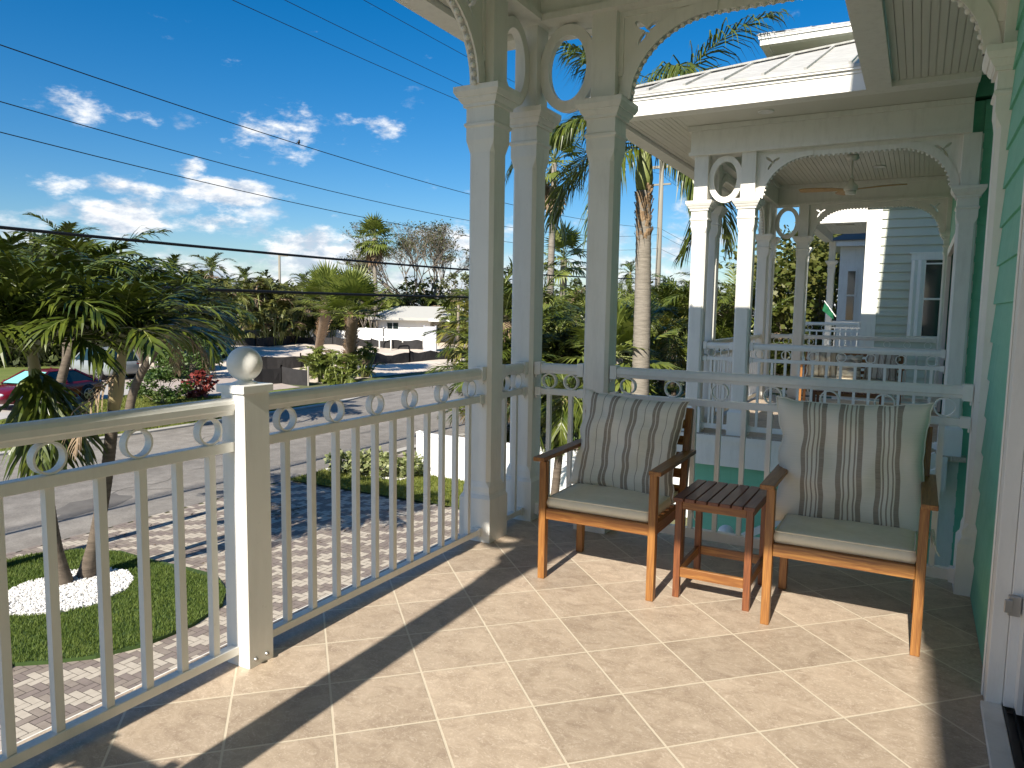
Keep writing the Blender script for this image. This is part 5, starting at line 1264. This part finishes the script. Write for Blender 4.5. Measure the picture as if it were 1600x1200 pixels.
# a parked shape and white shed seen through the fronds left
p = on_z(262, 566, GZ); t = thing('shed', p, 'white shed wall glimpsed between the fronds and the large shrub', 'shed')
m = MB(); T = Matrix.Translation(p) @ Matrix.Rotation(.4, 4, 'Z'); m.box((-1.6, 0, 0), (1.4, 2.2, 1.9), T); m.build('wall', VINYL, t)
m = MB(); m.loft([[T @ Vector(q) for q in ((-1.8,-.2,1.901),(1.6,-.2,1.901),(1.6,-.15,2.0),(-1.8,-.15,2.0))], [T @ Vector(q) for q in ((-1.8,2.4,2.2),(1.6,2.4,2.2),(1.6,2.4,2.3),(-1.8,2.4,2.3))]]); m.build('roof', CONC, t)

# utility poles and wires
px_, py_ = -14.0, 43.7
t = thing('utility_pole', (px_, py_, GZ), 'weathered wooden utility pole beside the tall palm', 'utility pole')
m = MB(); m.tube([(px_, py_, GZ), (px_, py_, 11.0)], [.20, .13], 12); m.build('pole', POLE, t)
m = MB(); m.box((px_-1.2, py_-.06, 9.9), (px_+1.2, py_+.06, 10.05)); m.box((px_-.6, py_-.06, 8.9), (px_+.6, py_+.06, 9.0)); m.build('crossarm', POLE, t)
for (ix, iz) in ((-1.1, 10.06), (0, 11.0), (1.1, 10.06)):
    m = MB(); m.lathe([(.03,0),(.05,.05),(.03,.08),(.05,.12),(.02,.17)], (px_+ix, py_, iz), 10); m.build('insulator', mat('grey_ceramic', (.35,.35,.36), .3), t)
dp = base(438, 90); t = thing('utility_pole', dp, 'small distant pole standing above the far tree line', 'utility pole')
m = MB(); m.tube([dp, Vector((dp.x, dp.y, top_at(438, 397, 90).z))], [.18, .13], 8); m.build('pole', POLE, t)
m = MB(); q = Vector((dp.x, dp.y, top_at(438, 400, 90).z)); m.bar(q-dirx*.1, q+dirx*1.0, .1, .1); m.build('crossarm', POLE, t)
labs = ['thin overhead wire, third highest, passing the upper left of the first column', 'thin overhead wire, second highest', 'highest overhead wire, cutting the top edge of the picture', 'long thin overhead wire carrying a small bird, fourth from the top', 'thin overhead wire just below the one with the bird', 'lowest of the thin overhead wires', 'thick black cable crossing the sky just above the trees', 'thick sagging cable running in front of the far trees']
for i, (a, b_, y0, r, x0) in enumerate(((8.23, .0013, 12, .008, -14.0), (8.79, .0010, 12, .008, -14.0), (9.82, .0008, 12, .008, -14.0), (5.36, .0020, 21, .010, -14.0), (4.43, .0026, 19, .009, -14.0), (3.90, .0023, 20, .009, -14.0), (2.66, .0006, 10, .034, -14.0), (1.73, .0006, 12, .042, -14.0))):
    m = MB(); m.tube([(x0, y, a+b_*(y-y0)**2) for y in [-12+j*1.6 for j in range(int((43.7+12)/1.6)+1)]+[43.7]], r, 6)
    tag(m.build('overhead_wire', CABLE), labs[i], 'wire', 'overhead wires along the street')
    m = MB(); ye = 43.7; m.tube([(x0, y, a+b_*(ye-y0)**2-.0022*(y-ye)*(ye+42-y)+.02*(y-ye)) for y in [ye+j*2 for j in range(20)]], r, 5)
    tag(m.build('overhead_wire', CABLE), 'overhead wire continuing beyond the wooden utility pole', 'wire', 'overhead wires beyond the pole')
# bird on wire 4
q = Vector((-14.0, (lambda p: p)(0), 0)); d = ray(467, 230); bp_ = CAM+d*((-14.0-CAM.x)/d.x); bz = 5.36+.0020*(bp_.y-21)**2+.012
m = MB(); m.sphere((-14.0, bp_.y, bz+.04), .032, 10, 7, (1, 1.2, 1.3)); m.sphere((-14.0, bp_.y+.02, bz+.09), .020, 8, 6); m.loft([[(-14.02, bp_.y-.05, bz+.03), (-13.98, bp_.y-.05, bz+.03), (-14., bp_.y-.02, bz+.05)], [(-14.01, bp_.y-.09, bz-.01), (-13.99, bp_.y-.09, bz-.01), (-14., bp_.y-.09, bz)]]); m.tube([(-14, bp_.y, bz-.012), (-14, bp_.y, bz+.03)], .006, 4)
m.add([(-14.006, bp_.y+.036, bz+.09), (-13.994, bp_.y+.036, bz+.09), (-14, bp_.y+.055, bz+.086)], [(0,1,2)])
tag(m.build('bird', BLACK), 'small dark bird perched on the overhead wire', 'bird')
# green flag
p = Y_ = None
def on_y(x, y, Y): d = ray(x, y); return CAM+d*((Y-CAM.y)/d.y)
a = on_y(1306, 495, 18.0); b = on_y(1288, 470, 18.2); t = thing('flag', a, 'small green flag hanging on a slanted pole by the sage house', 'flag')
m = MB(); m.tube([a, b], .012, 6); m.build('pole', VINYL, t)
m = MB(); n = 10
vs = []
for i in range(n+1):
    for j in range(5):
        q = b.lerp(a, .05+.75*i/n); q = q+Vector((-.01*j*(1-i/n), .03*sin(i*1.1+j), -.05*j*(1-.35*i/n))); vs.append(q)
m.add(vs, [(i*5+j, i*5+j+1, (i+1)*5+j+1, (i+1)*5+j) for i in range(n) for j in range(4)], True); m.build('cloth', FLAGG, t)

# stair rail with ball below, in the gap between the houses
t = thing('stair_railing', (-1.58, 7.45, GZ), 'shaded lower stair railing with a ball topped newel between the houses', 'railing')
m = MB(); m.loft([sq(-1.58, 7.45, .055, z, .004) for z in (GZ, -.98)]); m.loft([sq(-1.58, 7.45, h, z, .002) for h, z in ((.068, -.979), (.068, -.94), (.02, -.93), (.02, -.90))]); m.build('post', ALU, t)
m = MB(); m.sphere((-1.58, 7.45, -.825), .082, 24, 16); m.build('ball', ALU, t)
def sl(u, y, z0): return Vector((-1.52+u, y, z0+u*.62))
m = MB(); m.bar(sl(0, 7.45, -1.06), sl(1.75, 7.45, -1.06), .06, .07); m.bar(sl(0, 7.45, -1.22), sl(1.75, 7.45, -1.22), .045, .045); m.bar(sl(0, 7.45, -1.95), sl(1.75, 7.45, -1.95), .045, .045); m.build('top_rail', ALU, t)
for i in range(12):
    p = sl(.1+i*.14, 7.45, 0); m = MB(); m.box((p.x-.013, 7.437, p.z-1.93), (p.x+.013, 7.463, p.z-1.24)); m.build('baluster', ALU, t)
m = MB(); m.bar(sl(-.35, 8.1, -1.02), sl(1.75, 8.1, -1.02), .06, .07); m.bar(sl(-.35, 8.1, -1.18), sl(1.75, 8.1, -1.18), .045, .045); m.build('far_rail', ALU, t)
t = thing('staircase', (-1.0, 7.8, GZ), 'steps rising between the two green houses', 'stairs')
m = MB()
for i in range(10): m.box((-1.6+i*.28, 7.5, GZ), (-1.6+i*.28+.281, 8.07, GZ+.2+i*.174))
m.build('steps', CONC, t)

# ================================================================== CARS
def car(label, loc, heading, paint, suv=False):
    t = thing('parked_car', loc, label, 'car', None, heading); L_, W, H = (4.75, 1.9, 1.72) if suv else (4.7, 1.84, 1.43)
    belt = 1.05 if suv else .93; fr = .50 if suv else .30; wb = 2.9
    hood = 1.06 if suv else .90; st = []
    prof = [(-.5, .42, belt*.78, .80), (-.485, .34, belt*.93, .90), (-.44, .27, belt*.99, .965), (-.30, .22, belt, 1), (0, .21, belt*.985, 1), (.17, .22, belt*.97, 1), (.22, .22, hood*.985, 1), (.38, .25, hood*.90, .975), (.455, .28, hood*.80, .92), (.492, .34, hood*.66, .82), (.50, .42, hood*.58, .74)]
    m = MB(); rings = []
    for u, zb, zt, w in prof:
        x = u*L_; hw = W/2*w; zm = zb+(zt-zb)*.5
        rings.append([Vector((x, a*hw, z)) for a, z in ((-.80, zb), (.80, zb), (.965, zb+.10), (1, zm), (.985, zt-.12), (.93, zt-.03), (.78, zt), (-.78, zt), (-.93, zt-.03), (-.985, zt-.12), (-1, zm), (-.965, zb+.10))])
    m.loft(rings, True); body = m.build('body', paint, t, world=False)
    # greenhouse
    if suv: bx = [(-.475, .80), (.20, .80)]; tx = [(-.43, .66), (.06, .66)]
    else: bx = [(-.40, .80), (.215, .80)]; tx = [(-.22, .62), (.03, .62)]
    hw = W/2
    g = MB(); z0 = belt-.03; z1 = H-.05
    b4 = [Vector((bx[0][0]*L_, -hw*.93, z0)), Vector((bx[1][0]*L_, -hw*.93, z0)), Vector((bx[1][0]*L_, hw*.93, z0)), Vector((bx[0][0]*L_, hw*.93, z0))]
    t4 = [Vector((tx[0][0]*L_, -hw*.70, z1)), Vector((tx[1][0]*L_, -hw*.70, z1)), Vector((tx[1][0]*L_, hw*.70, z1)), Vector((tx[0][0]*L_, hw*.70, z1))]
    g.loft([b4, t4]); g.build('window', DARKGLASS, t, world=False)
    r = MB(); xs_ = [tx[0][0]*L_-.05+(tx[1][0]-tx[0][0])*L_*i/8+.1*i/8 for i in range(9)]
    r.loft([[Vector((x, a*hw*.72, H-.055+.05*(1-((i-4)/4.2)**2)*(1-a*a*.8))) for a in (-1, -.7, -.3, .3, .7, 1)]+[Vector((x, a*hw*.72, H-.075)) for a in (1, -1)] for i, x in enumerate(xs_)], True); r.build('roof', paint, t, world=False)
    for s in (-1, 1):
        for bi, ti in ((0, 0), (1, 1)):
            pm = MB(); b_ = Vector((bx[bi][0]*L_, s*hw*.935, z0)); q = Vector((tx[ti][0]*L_, s*hw*.705, z1)); pm.bar(b_, q, .055, .07, (1, 0, 0)); pm.build('pillar', paint, t, world=False)
        mid = -.10*L_; pm = MB(); pm.bar((mid, s*hw*.94, z0), (mid*.95, s*hw*.71, z1), .05, .07, (1, 0, 0)); pm.build('pillar', paint, t, world=False)
        mi = MB(); mi.sphere((bx[1][0]*L_-.25, s*(hw+.07), belt+.04), .09, 10, 6, (.7, 1, .75)); mi.build('mirror', paint, t, world=False)
        dm = MB(); dm.box((-1.15, s*(hw-.001)-.008, .52), (1.0, s*(hw-.001)+.008, .545)); dm.build('side_trim', paint, t, world=False)
        hl = MB(); hl.sphere((.47*L_, s*hw*.68, hood*.70), .12, 10, 6, (.8, 1.3, .5)); hl.build('headlight', mat('clear_lamp', (.6, .62, .65), .1), t, world=False)
        tl = MB(); tl.sphere((-.482*L_, s*hw*.74, belt*.80), .11, 10, 6, (.6, 1.4, .7)); tl.build('tail_light', LENSR, t, world=False)
        for fx in (wb/2+.02, -wb/2+.02):
            rw = .37 if suv else .34; wh = MB(); y = s*(hw-.10)
            wh.lathe([(rw*.66, -.11), (rw*.93, -.11), (rw, -.07), (rw, .07), (rw*.93, .11), (rw*.66, .11)], (fx, y, rw), 26, 'y'); o = wh.build('wheel', RUBBER, t, world=False)
            wa = MB(); wa.lathe([(.001, 0), (rw*1.13, 0), (rw*1.13, .012), (.001, .012)], (fx, s*(hw-.012)-(0 if s > 0 else .012), rw+.02), 26, 'y'); wa.build('wheel_arch', BLACK, t, world=False)
            rim = MB(); rim.lathe([(rw*.60, .0), (rw*.68, .0), (rw*.68, .02), (rw*.60, .02)], (fx, s*(hw+.005), rw), 26, 'y')
            for j in range(5):
                a = j*2*pi/5+.3; rim.bar((fx+.03*cos(a), s*(hw+.012), rw+.03*sin(a)), (fx+rw*.64*cos(a), s*(hw+.012), rw+rw*.64*sin(a)), .065, .02, (0, 1, 0))
            rim.lathe([(.001, .03), (.05, .025), (.06, 0)] if s > 0 else [(.001, -.03), (.05, -.025), (.06, 0)], (fx, s*(hw+.005), rw), 14, 'y'); rim.build('rim', RIM, o, world=False)
    if not suv:
        sh = MB(); b_ = [Vector((bx[1][0]*L_+.012, -hw*.80, z0+.05)), Vector((bx[1][0]*L_+.012, hw*.80, z0+.05)), Vector((tx[1][0]*L_+.04, hw*.62, z1-.03)), Vector((tx[1][0]*L_+.04, -hw*.62, z1-.03))]
        sh.loft([b_, [v+Vector((.006, 0, .006)) for v in b_]]); sh.build('sunshade', SHADE, t, world=False)
    return t
ra, rb = Vector((-30.9, 15.45)), Vector((-31.5, 18.46)); c = (ra+rb)/2
car('dark red sedan with a teal sunshade behind its windscreen', (c.x, c.y, GZ+.03), atan2(ra.y-rb.y, ra.x-rb.x), REDP)
rr = on_z(181, 593, GZ); hd = R(178); c = Vector((rr.x+1.45*cos(hd), rr.y+1.45*sin(hd)))
car('silver sport utility car parked behind the palms', (c.x, c.y, GZ+.034), hd, SILVER, True)
dk = on_z(232, 588); car('dark car mostly hidden by fronds beside the large shrub', (dk.x-1.6, dk.y+3.4, GZ+.03), R(165), BLACK, True)

# ================================================================== SKY, SUN, CAMERA
W = bpy.data.worlds.new('World'); S.world = W; W.use_nodes = True; nt = W.node_tree; N = nt.nodes; L = nt.links
EL = math.atan(.695); AZ = R(1.6)
bg = N['Background']; sky = N.new('ShaderNodeTexSky'); sky.sky_type = 'NISHITA'; sky.sun_disc = False; sky.sun_elevation = EL; sky.sun_rotation = R(180)-AZ
sky.altitude = 0; sky.air_density = 1.0; sky.dust_density = .6; sky.ozone_density = 4.0
def WM(op, a, b=None, c=None):
    n = N.new('ShaderNodeMath'); n.operation = op
    for i, v in enumerate((a, b, c)):
        if v is None: continue
        if isinstance(v, (int, float)): n.inputs[i].default_value = v
        else: L.new(v, n.inputs[i])
    return n.outputs[0]
tc = N.new('ShaderNodeTexCoord'); sp = N.new('ShaderNodeSeparateXYZ'); L.new(tc.outputs['Generated'], sp.inputs[0])
az = WM('ARCTAN2', sp.outputs[0], sp.outputs[1]); el = WM('ARCSINE', sp.outputs[2])
cv = N.new('ShaderNodeCombineXYZ'); L.new(WM('MULTIPLY', az, 1.0), cv.inputs[0]); L.new(WM('MULTIPLY', el, 2.1), cv.inputs[1])
def fbm(scale, detail, off=0., dist=.0, rough=.58):
    n = N.new('ShaderNodeTexNoise'); n.inputs['Scale'].default_value = scale; n.inputs['Detail'].default_value = detail; n.inputs['Roughness'].default_value = rough; n.inputs['Distortion'].default_value = dist
    ad = N.new('ShaderNodeVectorMath'); ad.operation = 'ADD'; ad.inputs[1].default_value = (off, off*.7, off*.3); L.new(cv.outputs[0], ad.inputs[0]); L.new(ad.outputs[0], n.inputs['Vector']); return n.outputs['Fac']
n1 = fbm(17, 10, 0, rough=.62); n2 = fbm(17, 10, .014, rough=.62); nl_ = fbm(4.5, 3, 7); nh = fbm(10, 8, 3, rough=.6)
cl = None
for (x, y, wx, wy, s) in ((455, 205, 100, 36, .44), (130, 168, 110, 20, .34), (612, 200, 45, 18, .38), (190, 338, 68, 28, .74), (362, 300, 70, 27, .80), (300, 268, 26, 16, .55), (165, 290, 100, 18, .50), (325, 348, 80, 17, .48), (275, 330, 60, 12, .3), (480, 385, 60, 30, .62), (545, 395, 60, 32, .55), (440, 372, 60, 16, .4), (720, 395, 60, 45, .6), (1045, 395, 60, 40, .5), (1100, 330, 70, 40, .4), (1180, 290, 60, 20, .3)):
    d = ray(x, y).normalized(); a0 = atan2(d.x, d.y); e0 = math.asin(d.z); wa = wx/FPX; we = wy/FPX
    u = WM('MULTIPLY', WM('SUBTRACT', az, a0), 1/wa); v = WM('MULTIPLY', WM('SUBTRACT', el, e0), 1/we)
    q = WM('ADD', WM('MULTIPLY', u, u), WM('MULTIPLY', v, v)); g = WM('MULTIPLY', WM('POWER', 2.718, WM('MULTIPLY', q, -.9)), s)
    cl = g if cl is None else WM('MAXIMUM', cl, g)
dens = WM('ADD', WM('MULTIPLY', WM('SUBTRACT', n1, .5), 1.5), WM('SUBTRACT', cl, .27))
mr = N.new('ShaderNodeMapRange'); mr.interpolation_type = 'SMOOTHSTEP'; mr.inputs['From Min'].default_value = -.04; mr.inputs['From Max'].default_value = .36; mr.inputs['To Max'].default_value = .98; L.new(dens, mr.inputs['Value'])
# horizon bank of cumulus
hb_ = N.new('ShaderNodeMapRange'); hb_.inputs['From Min'].default_value = .02; hb_.inputs['From Max'].default_value = .16; hb_.inputs['To Min'].default_value = .36; hb_.inputs['To Max'].default_value = -.22; L.new(el, hb_.inputs['Value'])
d2_ = WM('ADD', WM('ADD', WM('MULTIPLY', WM('SUBTRACT', nh, .5), 1.6), WM('MULTIPLY', WM('SUBTRACT', nl_, .5), .6)), hb_.outputs[0])
m2_ = N.new('ShaderNodeMapRange'); m2_.interpolation_type = 'SMOOTHSTEP'; m2_.inputs['From Min'].default_value = .02; m2_.inputs['From Max'].default_value = .34; m2_.inputs['To Max'].default_value = .85; L.new(d2_, m2_.inputs['Value'])
cm = WM('MULTIPLY', WM('MAXIMUM', mr.outputs[0], m2_.outputs[0]), WM('GREATER_THAN', el, -.02))
# puffy shading from the cloud's own relief
shd = N.new('ShaderNodeMapRange'); shd.inputs['From Min'].default_value = -.10; shd.inputs['From Max'].default_value = .10; L.new(WM('SUBTRACT', n1, n2), shd.inputs['Value'])
cr = N.new('ShaderNodeMix'); cr.data_type = 'RGBA'; L.new(shd.outputs[0], cr.inputs[0]); cr.inputs[6].default_value = (4.6, 5.3, 6.3, 1); cr.inputs[7].default_value = (8.6, 8.7, 8.8, 1)
hs = N.new('ShaderNodeHueSaturation'); hs.inputs['Saturation'].default_value = 1.42; hs.inputs['Value'].default_value = 1.0; L.new(sky.outputs[0], hs.inputs['Color'])
tn = N.new('ShaderNodeMix'); tn.data_type = 'RGBA'; tn.blend_type = 'MULTIPLY'; tn.inputs[0].default_value = 1; tn.inputs[7].default_value = (.97, .96, .98, 1); L.new(hs.outputs[0], tn.inputs[6])
mx = N.new('ShaderNodeMix'); mx.data_type = 'RGBA'; L.new(cm, mx.inputs[0]); L.new(tn.outputs[2], mx.inputs[6]); L.new(cr.outputs[2], mx.inputs[7])
L.new(mx.outputs[2], bg.inputs[0]); bg.inputs[1].default_value = .080
sd = bpy.data.lights.new('sun', 'SUN'); sd.energy = 5.0; sd.angle = R(.53); sd.color = (1, .93, .82)
so = bpy.data.objects.new('sun', sd); COL.objects.link(so)
dv = Vector((-sin(AZ)*cos(EL), cos(AZ)*cos(EL), -sin(EL))); so.rotation_euler = dv.to_track_quat('-Z', 'Y').to_euler(); so.location = (2, -20, 20)
cd = bpy.data.cameras.new('camera'); co = bpy.data.objects.new('camera', cd); COL.objects.link(co); S.camera = co
cd.sensor_width = 36; cd.lens = 36*FPX/1600; cd.clip_start = .05; cd.clip_end = 3000
mt = Matrix(((CR.x, CU.x, -CF.x), (CR.y, CU.y, -CF.y), (CR.z, CU.z, -CF.z))).to_4x4(); mt.translation = CAM; co.matrix_world = mt
S.view_settings.view_transform = 'Standard'; S.view_settings.look = 'None'; S.view_settings.exposure = .68; S.view_settings.gamma = 1
S.cycles.max_bounces = 8; S.cycles.diffuse_bounces = 5; S.cycles.use_denoising = True
try: S.cycles.denoiser = 'OPENIMAGEDENOISE'
except Exception: pass
